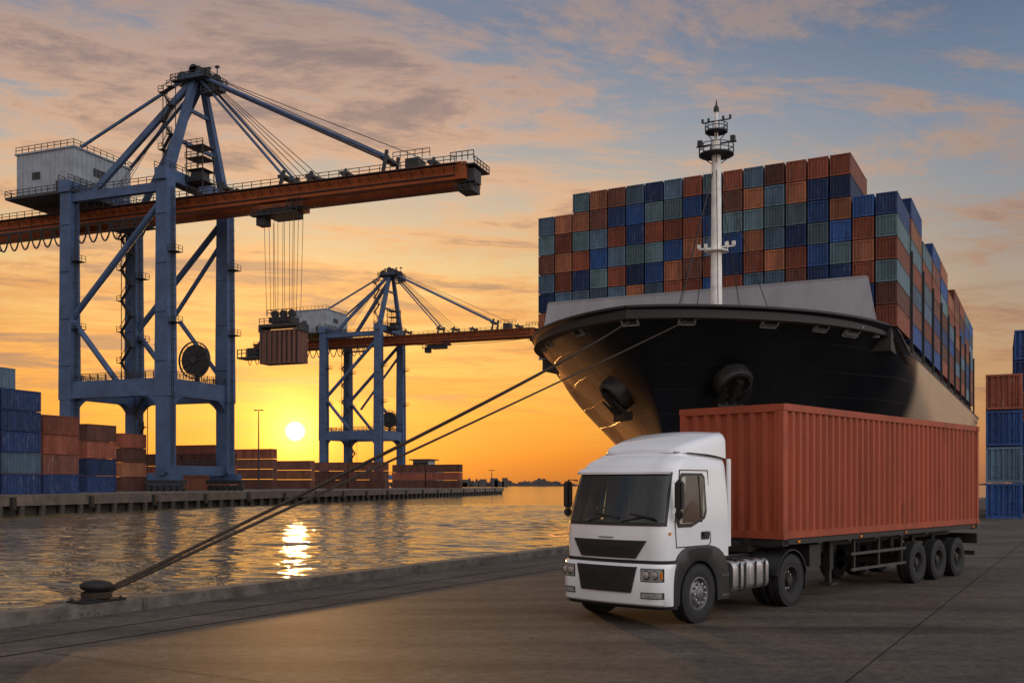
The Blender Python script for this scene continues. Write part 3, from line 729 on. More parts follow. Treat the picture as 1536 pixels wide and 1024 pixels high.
# ------------------------------------------------------------------ crane
SPAN_ = 56.0
def build_crane(loc):
    cr_ = empty('gantry_crane', loc, ER, label='tall blue container gantry crane with orange boom on the pier', category='crane', group='gantry cranes on the pier')
    Bl = M['crane_blue']; Dk = M['crane_dark']; G = 17.1; T = -22.5
    LG = [(0,0),(T,0),(0,G),(T,G)]
    for x, y in LG:
        mb = MB(); mb.beam((x,y,3.4),(x,y,17.5),2.6,2.4,Bl); mb.beam((x,y,17.5),(x,y,57.5),3.0,2.6,Bl,2.5,2.2)
        for z in (24,33,42,51): mb.box((x,y,z),(2.72-.012*z+.05,3.08-.01*z+.05,.12),Bl)
        mb.obj('leg', cr_)
        mb = MB()
        lx = x+1.55
        for dy in (-.25,.25): mb.beam((lx,y+dy,5),(lx,y+dy,56),.07,.07,Dk)
        for i in range(60): mb.beam((lx,y-.25,5+i*.85),(lx,y+.25,5+i*.85),.06,.06,Dk)
        for i in range(24): mb.beam((lx,y-.4,8+i*2),(lx+.7,y,8+i*2),.06,.06,Dk); mb.beam((lx+.7,y,8+i*2),(lx,y+.4,8+i*2),.06,.06,Dk)
        for z in (31,44): mb.box((lx+.5,y,z),(1.6,2.2,.12),Dk); mb.rail((lx-.2,y-1.1,z),(lx+1.3,y-1.1,z),Dk,1.1,.8,.08); mb.rail((lx+1.3,y-1.1,z),(lx+1.3,y+1.1,z),Dk,1.1,1.1,.08)
        mb.obj('ladder', cr_)
        mb = MB(); mb.box((x,y,2.7),(6.5,1.6,1.4),Bl)
        mb.box((x,y,1.7),(8.5,1.3,.7),Dk)
        for i in range(6): mb.lathe((x-3.6+i*1.44,y-.35,.55),(0,1,0),[(0,0),(.55,0),(.55,.7),(0,.7)],Dk,14)
        mb.obj('bogie', cr_)
    for x in (0,T):
        mb = MB(); mb.beam((x,-1.3,3.9),(x,G+1.3,3.9),1.5,1.8,Bl); mb.rail((x-.9,-1,4.8),(x-.9,G+1,4.8),Dk,1.1,1.6,.1); mb.obj('sill_beam', cr_)
    def portal(p, q):
        mb = MB(); p = Vector(p); q = Vector(q); mb.beam(p,q,2.0,3.2,Bl)
        d = (q-p).normalized()
        for o, s_ in ((p,1),(q,-1)):
            for k in range(12):
                a = 1.2+k*.22; hh = 1.9*((12-k)/12)**1.9
                mb.beam(o+d*s_*a+Vector((0,0,-1.6)), o+d*s_*(a+.23)+Vector((0,0,-1.6)), 1.9, 2*hh, Bl)
        side = Vector((-d.y,d.x,0))*1.1
        for sg in (-1,1): mb.rail(p+Vector((0,0,1.6))-side*sg, q+Vector((0,0,1.6))-side*sg, Dk, 1.3, 1.8, .11)
        mb.obj('portal_beam', cr_)
    portal((T-1.5,0,19.3),(0,0,19.3)); portal((T,G,19.3),(0,G,19.3)); portal((0,0,19.301),(0,G,19.301)); portal((T,0,19.301),(T,G,19.301))
    mb = MB()
    for x in (0,T): mb.beam((x,-1.6,58.3),(x,G+1.6,58.3),2.4,2.2,Bl); mb.rail((x-1.2,-1.6,59.4),(x-1.2,G+1.6,59.4),Dk,1.1,1.6,.1); mb.rail((x+1.2,-1.6,59.4),(x+1.2,G+1.6,59.4),Dk,1.1,1.6,.1)
    for y in (0,G): mb.beam((T,y,56.2),(0,y,56.2),1.3,1.6,Bl); mb.rail((T,y-.7,57),(0,y-.7,57),Dk,1.1,1.8,.1)
    mb.obj('upper_beam', cr_)
    mb = MB()
    for y in (0,G):
        mb.tube([(-.6,y,54),(T+.6,y,33)],.62,Bl,10); mb.tube([(T+.6,y,33),(-11,y,20.5)],.55,Bl,10)
        if y: mb.tube([(-.6,y,22),(-11,y,34.5)],.45,Bl,10); mb.tube([(-.6,y,50),(-17,y,30)],.45,Bl,10)
    mb.obj('diagonal_brace', cr_, smooth=40)
    AP = Vector((.5,G/2,78.6))
    mb = MB()
    mb.beam((0,.2,58),AP+Vector((0,-1.2,0)),1.5,1.5,Bl,1.1,1.1); mb.beam((0,G-.2,58),AP+Vector((0,1.2,0)),1.5,1.5,Bl,1.1,1.1)
    mb.beam((-18.5,2.2,58),AP+Vector((-.8,-1.2,-.5)),1.0,1.0,Bl); mb.beam((-18.5,G-2.2,58),AP+Vector((-.8,1.2,-.5)),1.0,1.0,Bl)
    for f_ in (.38,.7):
        a = Vector((0,.2,58)).lerp(AP+Vector((0,-1.2,0)),f_); c_ = Vector((0,G-.2,58)).lerp(AP+Vector((0,1.2,0)),f_); mb.beam(a,c_,.6,.6,Bl)
    mb.obj('mast_frame', cr_)
    mb = MB(); mb.box(AP+Vector((0,0,.2)),(4.5,5,1.2),Bl); mb.box(AP+Vector((.3,0,1.5)),(2.2,3.6,1.6),Dk)
    for dy in (-1.6,1.6):
        for dx in (-2.6,2.6): mb.lathe(AP+Vector((dx,dy-.2,.6)),(0,1,0),[(0,0),(1.15,0),(.9,.2),(1.15,.4),(0,.4)],Dk,18)
        mb.lathe(AP+Vector((0,dy-.2,1.9)),(0,1,0),[(0,0),(.9,0),(.9,.4),(0,.4)],Dk,18)
    mb.beam(AP+Vector((-3.5,0,2.2)),AP+Vector((3,0,1)),.3,.3,Dk); mb.box(AP+Vector((4.2,0,-1.8)),(2.4,2,1.6),Dk); mb.box(AP+Vector((3.6,-1.5,-3.4)),(2.2,2,.15),Dk); mb.rail(AP+Vector((2.4,-2.5,-3.3)),AP+Vector((5.2,-2.5,-3.3)),Dk,1.2,.9,.1)
    for dx in (-3.,-1,1.5,3.4): mb.beam(AP+Vector((dx,1,0)),AP+Vector((dx,1,2.8)),.15,.15,Dk); mb.box(AP+Vector((dx,1,2.8)),(.7,.5,.4),Dk)
    a = AP+Vector((0,0,-.4))
    for s1 in (-1,1):
        mb.rail(a+Vector((-4,s1*3.2,0)),a+Vector((4,s1*3.2,0)),Dk,1.2,1.2,.11); mb.rail(a+Vector((s1*4,-3.2,0)),a+Vector((s1*4,3.2,0)),Dk,1.2,1.2,.11)
    mb.box(a,(8,6.4,.15),Dk); mb.obj('sheave_head', cr_)
    mb = MB(); O = M['boom']; yb = G/2; E_ = SPAN_
    for s1 in (-1,1):
        mb.beam((-57,yb+s1*2.5,54.3),(E_,yb+s1*2.5,54.3),1.25,2.5,O)
        mb.beam((-57,yb+s1*2.5,55.66),(E_,yb+s1*2.5,55.66),1.7,.2,O); mb.beam((-57,yb+s1*2.5,52.95),(E_,yb+s1*2.5,52.95),1.7,.2,O)
        for i in range(38): mb.box((-56+i*3,yb+s1*3.18,54.3),(.14,.16,2.5),O)
        mb.tube([(-56,yb+s1*3.25,53.6),(E_-1,yb+s1*3.25,53.6)],.12,Dk,5)
    for i in range(19): mb.beam((-56+i*6,yb-2.4,55.2),(-56+i*6,yb+2.4,55.2),.5,.6,O)
    mb.box((E_+.3,yb,54.3),(1.0,6.4,2.9),O)
    mb.obj('boom', cr_)
    mb = MB()
    for s1 in (-1,1):
        mb.box((-.5,yb+s1*4.1,55.2),(112,1.1,.1),Dk); mb.rail((-56,yb+s1*4.6,55.2),(E_-.5,yb+s1*4.6,55.2),Dk,1.2,2.0,.10)
        for i in range(56): mb.beam((-55+i*2,yb+s1*3.1,54.2),(-55+i*2,yb+s1*4.6,55.15),.09,.09,Dk)
    mb.rail((E_-2,yb-3,56),(E_+2.2,yb-3,56),Dk,1.5,1.2,.12); mb.box((E_+1.3,yb,55.2),(2.4,6.5,.2),Dk); mb.box((E_+1.2,yb-1,53.6),(1.8,2.8,2.2),Dk); mb.box((E_,yb,52),(2.6,3.6,1.4),Dk)
    mb.rail((E_+2.4,yb-3.2,55.2),(E_+2.4,yb+3.2,55.2),Dk,1.2,1.3,.12); mb.rail((E_-1.5,yb-2.5,51.4),(E_+2.4,yb-2.5,51.4),Dk,1.2,1.0,.12)
    for x_, h_ in ((41,4.2),(20.2,3.0),(26,2.2),(7,2.4),(33,1.8),(50,1.8)):
        for s1 in (-1,1): mb.beam((x_,yb+s1*2.5,55.6),(x_+.6,yb+s1*2.1,55.6+h_),.5,.5,Dk)
        mb.box((x_,yb,55.6+h_*.7),(1.4,4.5,.5),Dk)
    mb.box((46,yb,57),(2.5,3,2.2),Dk); mb.rail((43,yb-2.6,57.6),(50,yb-2.6,57.6),Dk,1.4,1.3,.1)
    mb.obj('boom_walkway', cr_)
    mb = MB()
    for s1 in (-1,1):
        mb.tube([AP+Vector((1,s1*1.6,.6)),(41.3,yb+s1*2.2,58.6)],.36,Bl,8)
        mb.tube([AP+Vector((1,s1*1.4,.2)),(20.4,yb+s1*2.2,58)],.26,Bl,8)
        mb.tube([AP+Vector((-1,s1*1.6,.6)),(-22.5,yb+s1*6.8,66.2)],.34,Bl,8)
    mb.obj('stay_bar', cr_, smooth=60)
    mb = MB()
    for k in range(4):
        mb.tube([AP+Vector((1,-1+k*.6,1.2)),(24+k*1.4,yb-1+k*.5,56.2)],.07,M['cable'],4)
        mb.tube([AP+Vector((-1,-1+k*.6,1)),(-16-k*1.5,yb-1+k*.5,60)],.07,M['cable'],4)
    mb.tube([AP+Vector((1,.2,1.6)),(41,yb,59.4)],.08,M['cable'],4); mb.tube([AP+Vector((1,.5,1.6)),(50,yb,57)],.07,M['cable'],4)
    mb.tube([(0,yb,53),(20,yb,51.8),(40,yb,51.8),(E_,yb,52.6)],.08,M['cable'],4)
    mb.obj('hoist_cable', cr_)
    mb = MB(); H_ = M['house']; mb.bx((-36,.2,57.8),(-21.6,15,66.2),H_); mb.bx((-36.3,-.1,66.2),(-21.3,15.3,66.5),H_)
    mb.bx((-37.5,-1.2,57.2),(-20.5,16.2,57.7),Dk)
    for i in range(13): mb.box((-35.5+i*1.15,.16,62),(.12,.12,8.2),H_)
    for i in range(12): mb.box((-21.56,1+i*1.15,62),(.12,.12,8.2),H_)
    mb.bx((-26,.1,58.2),(-25,.18,60.2),Dk); mb.bx((-21.58,5,62),(-21.5,8,63.6),Dk); mb.bx((-32,.1,61),(-30,.18,62.4),Dk)
    mb.obj('machinery_house', cr_)
    mb = MB()
    for a, c_ in (((-36,0,66.5),(-21.5,0,66.5)),((-21.5,0,66.5),(-21.5,15.2,66.5)),((-36,15.2,66.5),(-21.5,15.2,66.5)),((-37.5,-1.2,57.7),(-20.5,-1.2,57.7)),((-20.5,-1.2,57.7),(-20.5,16.2,57.7)),((-37.5,-1.2,57.7),(-37.5,16.2,57.7))): mb.rail(a,c_,Dk,1.2,1.6,.1)
    mb.obj('roof_railing', cr_)
    mb = MB()
    for i in range(15):
        x = -52+i*2.9; mb.tube([(x+2.9*t/8,yb-3.6,52.6-3.6*math.sin(math.pi*t/8)**.7) for t in range(9)],.17,Dk,5)
    mb.beam((-54,yb-3.6,52.7),(-8,yb-3.6,52.7),.3,.3,Dk); mb.obj('festoon_cable', cr_)
    mb = MB(); mb.box((-51,yb-4,49.8),(8,4,.25),Dk); mb.rail((-55,yb-6,49.9),(-47,yb-6,49.9),Dk,1.3,1.3,.12); mb.box((-51,yb-3,51.3),(3,2,2.6),Dk); mb.obj('service_platform', cr_)
    mb = MB(); mb.box((-12,yb-3.5,50.6),(9,3,.2),Dk); mb.rail((-16.5,yb-5,50.7),(-7.5,yb-5,50.7),Dk,1.3,1.2,.12)
    for x_ in (-16,-8): mb.beam((x_,yb-3,50.6),(x_,yb-3,53.4),.2,.2,Dk)
    mb.obj('service_platform', cr_)
    tx = 19.3
    mb = MB(); mb.box((tx,yb,52.2),(7.5,5.6,.8),O); mb.box((tx,yb,51.2),(5.4,4.6,1.1),Dk); mb.rail((tx-4.5,yb-3.4,50.7),(tx+5,yb-3.4,50.7),Dk,1.2,1.2,.12); mb.box((tx,yb-3,50.6),(9.5,1.2,.2),Dk)
    mb.box((tx-3.2,yb-1.6,49.8),(1.8,2,1.6),Dk); mb.box((tx+4.5,yb-2,51.6),(3,2.4,.2),Dk); mb.rail((tx+3,yb-3.3,51.7),(tx+6,yb-3.3,51.7),Dk,1.2,1.,.12)
    for i in range(5): mb.lathe((tx-3+i*1.5,yb-2.6,51),(0,1,0),[(0,0),(.55,0),(.55,.4),(0,.4)],Dk,12)
    mb.obj('trolley', cr_)
    def zig(mb, x, y, z0, z1, w_=3.0, st=3.0):
        z = z0; d = 1
        while z < z1-.1:
            zz_ = min(z+st, z1); mb.beam((x-w_/2*d,y,z),(x+w_/2*d,y,zz_),.7,.18,Dk)
            mb.beam((x-w_/2*d,y-.4,z+1),(x+w_/2*d,y-.4,zz_+1),.1,.1,Dk)
            mb.box((x+w_/2*d,y,zz_),(1.2,1.3,.12),Dk); mb.rail((x+w_/2*d-.6,y-.6,zz_),(x+w_/2*d+.6,y-.6,zz_),Dk,1.1,1.2,.09)
            z = zz_; d = -d
        for sx in (-1,1): mb.beam((x+sx*(w_/2+.5),y+.6,z0),(x+sx*(w_/2+.5),y+.6,z1),.12,.12,Dk)
    for args in ((T-.2,G-2.2,20,54,2.4,3.2),(T+3.,G-2,4,19,2.2,3),(-2.6,3.4,59,76,1.9,2.7)):
        mb = MB(); zig(mb, *args); mb.obj('stair_tower', cr_)
    mb = MB()
    for i in range(4):
        z = 58+i*2.2; mb.box((3.2,yb-3,z),(4,3.6,.12),Dk); mb.rail((1.2,yb-4.8,z),(5.2,yb-4.8,z),Dk,1.1,1.2,.1)
    for sx in (1.4,5): 
        for sy in (-4.6,-1.4): mb.beam((sx,yb+sy,55),(sx,yb+sy,65.5),.16,.16,Dk)
    mb.box((3.2,yb-3,59),(2.4,2.2,2.4),Dk); mb.obj('service_tower', cr_)
    rl = Vector((-.5,G*.52,25.2))
    mb = MB(); mb.lathe(rl+Vector((0,-.6,0)),(0,1,0),[(3.4,0),(3.6,0),(3.6,.35),(3.4,.35),(3.4,0)],Dk,36)
    mb.lathe(rl+Vector((0,-.5,0)),(0,1,0),[(0,0),(2.95,0),(2.95,.8),(0,.8)],M['chassis'],36); mb.lathe(rl+Vector((0,-.8,0)),(0,1,0),[(0,0),(.7,0),(.7,.4),(0,.4)],Dk,16)
    for i in range(12):
        a = i*math.pi/6; mb.beam(rl+Vector((0,-.6,0)),rl+Vector((3.5*math.cos(a),-.6,3.5*math.sin(a))),.12,.12,Dk)
    mb.beam(rl+Vector((0,.4,-4.6)),rl+Vector((0,.4,0)),.8,.6,Dk); mb.obj('cable_reel', cr_)
    return cr_
CL = Vector((-62.6,180,PT)); CSZ = .98
c1_ = build_crane(CL); c1_.scale = (1,1,CSZ)
def local(x,y,z):
    return Matrix.Translation(CL) @ Matrix.Rotation(ER,4,'Z') @ Vector((x,y,z))
sx_ = 19.3; yb = 8.55
spd = empty('container_spreader', local(sx_,yb,29.7), ER, label='crane spreader hanging on hoist ropes below the trolley', category='crane spreader')
mb = MB(); D = M['crane_dark']; mb.box((0,0,.3),(8.6,3,.5),D); mb.box((0,0,1.3),(4.6,2.6,1.0),D); mb.rail((-2.6,-1.4,2),(2.6,-1.4,2),D,1.1,1.0,.12)
for i in (-1.8,0,1.8): mb.lathe((i,-.3,2.5),(0,1,0),[(0,0),(.7,0),(.7,.6),(0,.6)],D,16)
for i in (-4.1,4.1): mb.box((i,0,-.2),(.5,3.2,1.3),D)
mb.rail((-4.2,-1.5,.6),(4.2,-1.5,.6),D,1.0,1.0,.1)
mb.obj('spreader_frame', spd)
mb = MB()
for i in (-3.2,-2.2,-1.1,1.1,2.2,3.2):
    for j in (-1,1): mb.tube([(i*.9,j*1.1,2),(i,j*1.4,19.6)],.055,M['cable'],4)
mb.obj('hoist_rope', spd)
mb = MB(); mb.box((-6.6,0,-5.3),(5,3,.3),D); mb.rail((-9,-1.5,-5.2),(-4.2,-1.5,-5.2),D,1.4,1.,.14); mb.box((-6.2,0,-4.4),(2.2,2,1.8),D); mb.beam((-5.2,0,-5),(-4.3,0,-.2),.3,.3,D); mb.beam((-6,0,-3.6),(-4.4,0,-1.2),.25,.25,D)
for i in range(4): mb.tube([(-7.5+i*1.6+.9*t/5,-.4,-5.5-1.1*math.sin(math.pi*t/5)) for t in range(6)],.07,D,4)
mb.obj('operator_platform', spd)
mb = MB(); container_parts(mb, 8.3, 3.0, 6.0, CM['pale'], CM['pale'], pitch=.95, dep=.26, bars=False)
for i in range(8): mb.box((-3.7+i*1.06,-1.5,3.0),(.16,.14,5.7),M['chassis'])
hc = mb.obj('shipping_container', None, label='brown ribbed container hanging from the crane spreader', category='shipping container'); hc.rotation_euler = (0,0,ER)
hc.location = local(sx_,yb,23.1)
c2_ = copy_thing(c1_, (X(568,354),354,PT), ER, label='distant blue gantry crane with orange boom at the pier end')

# ------------------------------------------------------------------ right yard stacks (near quay)
def ystack(x, y, keys, rz, z0=0):
    for t, k in enumerate(keys):
        put_container(k, (x,y,z0+t*2.60), rz, 'in a stack on the quay', 'containers stacked on the quay')
yr = R(64)
dv = Vector((math.cos(yr),math.sin(yr)))
ystack(X(1506,71)+dv.x*6.1, 71+dv.y*6.1, ['blue','slate','blue','rust'], yr)
ystack(X(1545,84)+dv.x*6.1, 84+dv.y*6.1, ['navy','slate','blue','orange','navy','blue'], yr)
ystack(X(1592,84)+dv.x*6.1, 84+dv.y*6.1, ['rust','slate','orange','blue','navy','blue'], yr)

# ------------------------------------------------------------------ distant shore
mb = MB(); rnd = random.Random(3)
def shore(x0_, x1_, Y, hmax, m):
    n = 160; vs = []; fs = []
    ph = [rnd.uniform(0,6) for _ in range(6)]
    for i in range(n+1):
        t = i/n; x = lerp(x0_,x1_,t)
        h_ = hmax*(.35+.25*math.sin(t*9+ph[0])+.18*math.sin(t*31+ph[1])+.14*math.sin(t*83+ph[2])+rnd.uniform(0,.25))*min(1,6*t,6*(1-t))
        vs += [(x,Y,WZ-.5),(x,Y,WZ+max(.5,h_)),(x,Y+60,WZ+max(.3,h_*.5))]
    for i in range(n):
        fs += [(3*i,3*i+3,3*i+4,3*i+1),(3*i+1,3*i+4,3*i+5,3*i+2)]
    mb.add(vs, fs, m)
shore(-260,160,1900,15,M['shore']); shore(-80,-10,1500,14,M['shore']); shore(-3500,900,4200,16,M['shore']); shore(1700,4200,3800,40,M['shore'])
for i in range(9):
    x = rnd.uniform(-90,0); mb.bx((x,1480,WZ),(x+rnd.uniform(4,12),1490,WZ+rnd.uniform(6,14)),M['shore'])
mb.obj('distant_shore_hills', kind='structure')

# ------------------------------------------------------------------ TRUCK
TR = math.atan2(.724,.69)
truck = empty('semi_truck', (3.34,17.6,0), TR, label='white cab-over truck tractor parked on the quay', category='truck')
W_ = M['white']; K = M['black']
def wheel(parent, x, y, r, wd, outer, name='wheel', dish=True):
    e_ = empty(name, (x,y,r)); e_.parent = parent
    ax = (0,outer,0)
    mb = MB(); h_ = wd/2
    mb.lathe((0,0,0),ax,[(r*.56,-h_),(r*.62,-h_),(r*.9,-h_*1.02),(r*.97,-h_*.9),(r,-h_*.7),(r,-.04),(r-.012,-.03),(r-.012,.03),(r,.04),(r,h_*.7),(r*.97,h_*.9),(r*.9,h_*1.02),(r*.75,h_*1.04),(r*.62,h_),(r*.56,h_*.92)],M['tyre'],48)
    for i in range(48):
        a = i*math.pi/24; c = Vector((r*.985*math.cos(a),0,r*.985*math.sin(a)))
        mb.box(c+Vector((0,outer*h_*.68,0)),(.05,.09,.03),M['tyre'],Matrix.Rotation(-a+math.pi/2,3,'Y'))
    mb.obj('tyre', e_, smooth=35)
    mb = MB()
    if dish: prof = [(r*.57,h_*.93),(r*.53,h_*.95),(r*.50,h_*.75),(r*.46,h_*.1),(r*.28,h_*.0),(r*.27,h_*.15),(r*.2,h_*.5),(r*.19,h_*.8),(r*.12,h_*.86),(0,h_*.86)]
    else: prof = [(r*.57,h_*.93),(r*.53,h_*.95),(r*.50,h_*.8),(r*.47,h_*.5),(r*.40,h_*.62),(r*.30,h_*.95),(r*.22,h_*1.0),(r*.2,h_*1.12),(r*.12,h_*1.2),(0,h_*1.2)]
    mb.lathe((0,0,0),ax,prof,M['rim'] if not dish else M['chassis'],36)
    for i in range(10):
        a = i*math.pi/5; rr_ = r*.33; mb.lathe((rr_*math.cos(a),outer*(h_*(.05 if dish else .86)),rr_*math.sin(a)),ax,[(.022,0),(.022,.05),(0,.055)],M['alu'],8)
    for i in range(8):
        a = i*math.pi/4+.2; rr_ = r*.43; mb.lathe((rr_*math.cos(a),outer*(h_*(.1 if dish else .60)+.004),rr_*math.sin(a)),ax,[(.03,0),(.03,.006),(0,.006)],K,10)
    mb.obj('rim', e_, smooth=35)
    return e_
wheel(truck,0,.19,.52,.32,-1,dish=False); wheel(truck,0,2.24,.52,.32,1,dish=False)
for y, o in ((.19,-1),(.54,-1),(2.25,1),(1.9,1)): wheel(truck,3.37,y,.52,.3,o)

Y0, Y1 = .07, 2.33
def xf(z):
    pts = [(1.14,-1.06),(1.5,-1.07),(1.76,-1.04),(2.2,-.92),(2.62,-.79),(2.74,-.72),(2.86,-.58),(2.95,-.36)]
    if z <= pts[0][0]: return pts[0][1]
    for (a,x1),(c,x2) in zip(pts,pts[1:]):
        if z <= c: return lerp(x1,x2,(z-a)/(c-a))
    return pts[-1][1]
def ins(z): return .0 if z < 1.7 else (.07*((z-1.7)/1.0)**1.4 if z < 2.7 else .07+.09*((z-2.7)/.25)**2)
def section(z, xr=1.02, off=0., rc=.34):
    x0_ = xf(z)-off; y0 = Y0+ins(z)-off; y1 = Y1-ins(z)+off; pts = []
    bul = .10
    for i in range(9): pts.append((lerp(xr,x0_+rc,i/8),y0,z))
    for i in range(1,9):
        a = i/9*math.pi/2; pts.append((x0_+rc-rc*math.sin(a), y0+rc-rc*math.cos(a), z))
    ya, yb_ = y0+rc, y1-rc
    for i in range(13):
        t = i/12; pts.append((x0_-bul*(1-(2*t-1)**2), lerp(ya,yb_,t), z))
    for i in range(1,9):
        a = i/9*math.pi/2; pts.append((x0_+rc-rc*math.cos(a), y1-rc+rc*math.sin(a), z))
    for i in range(9): pts.append((lerp(x0_+rc,xr,i/8),y1,z))
    return pts
zs = [1.14,1.3,1.5,1.78,1.9,2.05,2.2,2.35,2.5,2.61,2.7,2.75,2.80,2.85,2.90,2.95]
def skipcab(i, j):
    if not (3 <= i <= 8): return False
    return 12 <= j <= 34 or 4 <= j <= 6 or 39 <= j <= 41
mb = MB(); mb.loft([section(z) for z in zs], W_, skip=skipcab)
def inner(z): 
    return [(x*.985+.01, (y-1.2)*.975+1.2, z) for x,y,z in section(z)]
zi = [1.16]+zs[1:-1]+[2.92]
mb.loft([inner(z) for z in zi], M['cabin'], skip=skipcab)
cab = mb.obj('cab_body', truck, smooth=50)
mb = MB(); mb.bx((-.88,.30,1.35),(-.50,2.10,1.78),M['cabin']); mb.bx((-.90,.25,1.2),(.9,2.15,1.3),M['cabin']); mb.obj('dashboard', truck, bevel=.04)
for y in (.62,1.78):
    mb = MB(); mb.bx((-.05,y-.26,1.3),(.45,y+.26,1.62),M['seat']); mb.beam((.45,y,1.5),(.58,y,2.25),.5,.14,M['seat']); mb.box((.60,y,2.38),(.1,.28,.2),M['seat']); mb.obj('seat', truck, bevel=.03)
mb = MB(); swc = Vector((-.42,1.78,1.86)); ax_ = Vector((.75,0,.66)); a_, b_ = mb.frame(ax_)
mb.tube([swc+a_*.22*math.cos(i*math.pi/12)+b_*.22*math.sin(i*math.pi/12) for i in range(25)],.018,K,6); mb.tube([swc,swc-ax_*.3],.03,K,8); mb.beam(swc-a_*.2,swc+a_*.2,.04,.03,K); mb.obj('steering_wheel', truck)
mb = MB()
def bsec(z, off):
    x0_ = -1.10-off; rc = .32; pts = []
    y0, y1 = Y0-.03, Y1+.03
    pts.append((-.66,y0,z))
    for i in range(9):
        a = i/8*math.pi/2; pts.append((x0_+rc-rc*math.sin(a), y0+rc-rc*math.cos(a), z))
    for i in range(1,12):
        t = i/12; pts.append((x0_-.08*(1-(2*t-1)**2), lerp(y0+rc,y1-rc,t), z))
    for i in range(9):
        a = i/8*math.pi/2; pts.append((x0_+rc-rc*math.cos(a), y1-rc+rc*math.sin(a), z))
    pts.append((-.66,y1,z)); return pts
mb.loft([bsec(z,o) for z, o in ((.36,-.03),(.39,.01),(.55,.03),(1.0,.03),(1.06,.0),(1.08,-.03))], W_)
mb.obj('bumper', truck, smooth=35)
mb = MB(); mb.loft([bsec(z,o) for z, o in ((.30,-.08),(.36,-.04))], K); mb.obj('lower_valance', truck, smooth=35)
mb = MB(); mb.loft([bsec(z,o) for z, o in ((1.08,-.055),(1.14,-.05))], K); mb.obj('front_panel', truck, smooth=35)
def xfront(y, z, off=0.):
    t = (y-Y0-.27)/(Y1-Y0-.54); t = max(0,min(1,t)); return -.09*(1-(2*t-1)**2)
def gpatch(mb, y0, y1, yt0, yt1, z0, z1, xb, m, th=.02, nz=1):
    n = 14; vs = []; fs = []
    for j in range(nz+1):
        z = lerp(z0,z1,j/nz); a = lerp(y0,yt0,j/nz); c = lerp(y1,yt1,j/nz)
        for i in range(n+1):
            y = lerp(a,c,i/n); vs.append((xb(z)+xfront(y,z)-th,y,z))
    for j in range(nz):
        for i in range(n):
            q_ = j*(n+1)+i; fs.append((q_,q_+1,q_+n+2,q_+n+1))
    mb.add(vs, fs, m)
    ring = [k for k in range(n+1)]+[k for k in range(n+1+n, (n+1)*(nz+1), n+1)]+[(n+1)*nz+k for k in range(n-1,-1,-1)]+[k for k in range((n+1)*(nz-1),0,-(n+1))]
    v2 = [vs[k] for k in ring]; v3 = [(x+.12,y,z) for x,y,z in v2]; r_ = len(v2)
    mb.add(v2+v3, [(i,(i+1)%r_,r_+(i+1)%r_,r_+i) for i in range(r_)], m)
YC = (Y0+Y1)/2
GM = M['chassis']
mb = MB()
gpatch(mb,YC-.60,YC+.60,YC-.80,YC+.80,1.17,1.48,lambda z:-1.072,K,.016,2)
for k in range(5):
    z = 1.21+k*.04; wd_ = lerp(.50,.58,k/4)
    mb.tube([(-1.072+xfront(y,z)-.026,y,z) for y in [lerp(YC-wd_,YC+wd_,i/12) for i in range(13)]],.007,GM,5)
for i in range(25):
    y = YC-.48+i*.04; mb.beam((-1.072+xfront(y,0)-.024,y,1.21),(-1.072+xfront(y,0)-.024,y,1.37),.006,.006,M['guard'])
mb.obj('upper_grille', truck)
mb = MB(); mb.tube([(-1.08+xfront(y,0)-.016,y,1.53) for y in (YC-.16,YC,YC+.16)],.012,M['alu'],6); mb.obj('front_trim', truck)
mb = MB()
gpatch(mb,YC-.55,YC+.55,YC-.66,YC+.66,.58,1.03,lambda z:-1.135,K,.014,2)
for k in range(7):
    z = .63+k*.05; mb.tube([(-1.135+xfront(y,z)-.024,y,z) for y in [lerp(YC-.53,YC+.53,i/12) for i in range(13)]],.007,GM,5)
for i in range(25):
    y = YC-.48+i*.04; mb.beam((-1.135+xfront(y,0)-.022,y,.63),(-1.135+xfront(y,0)-.022,y,.93),.006,.006,M['guard'])
mb.obj('lower_grille', truck)
for y0, y1 in ((.09,.47),(1.93,2.31)):
    hl = empty('headlight', (0,0,0)); hl.parent = truck
    mb = MB(); n = 8
    def bx_(y):
        rc = .32; x0_ = -1.13; a0 = Y0-.03; a1 = Y1+.03
        if y < a0+rc: d = a0+rc-y; return x0_+rc-math.sqrt(max(0,rc*rc-d*d))
        if y > a1-rc: d = y-(a1-rc); return x0_+rc-math.sqrt(max(0,rc*rc-d*d))
        t = (y-a0-rc)/(a1-a0-2*rc); return x0_-.08*(1-(2*t-1)**2)
    for dz0, dz1, mm_, th in ((.78,1.01,K,.004),(.795,.995,M['lamp'],.012),(.49,.60,K,.004),(.505,.585,M['lamp'],.010)):
        vs = []; fs = []
        m_ = .02 if mm_ == M['lamp'] else 0
        for i in range(n+1):
            y = lerp(y0+m_,y1-m_,i/n); x = bx_(y)-th; vs += [(x,y,dz0),(x,y,dz1)]
        fs = [(2*i,2*i+2,2*i+3,2*i+1) for i in range(n)]; mb.add(vs, fs, mm_)
    yc = (y0+y1)/2
    for dy in (-.07,.08):
        mb.lathe((bx_(yc+dy)-.013,yc+dy,.895),(-1,0,0),[(.080,0),(.080,.006),(.065,.008)],K,20)
        mb.lathe((bx_(yc+dy)-.016,yc+dy,.895),(-1,0,0),[(.065,0),(.063,.008),(.05,.012),(0,.016)],M['alu'],20)
    ya_ = y0+.03 if y0 < 1 else y1-.03
    mb.box((bx_(ya_)-.02,ya_,.89),(.02,.05,.12),M['amber'])
    mb.obj('lens', hl)
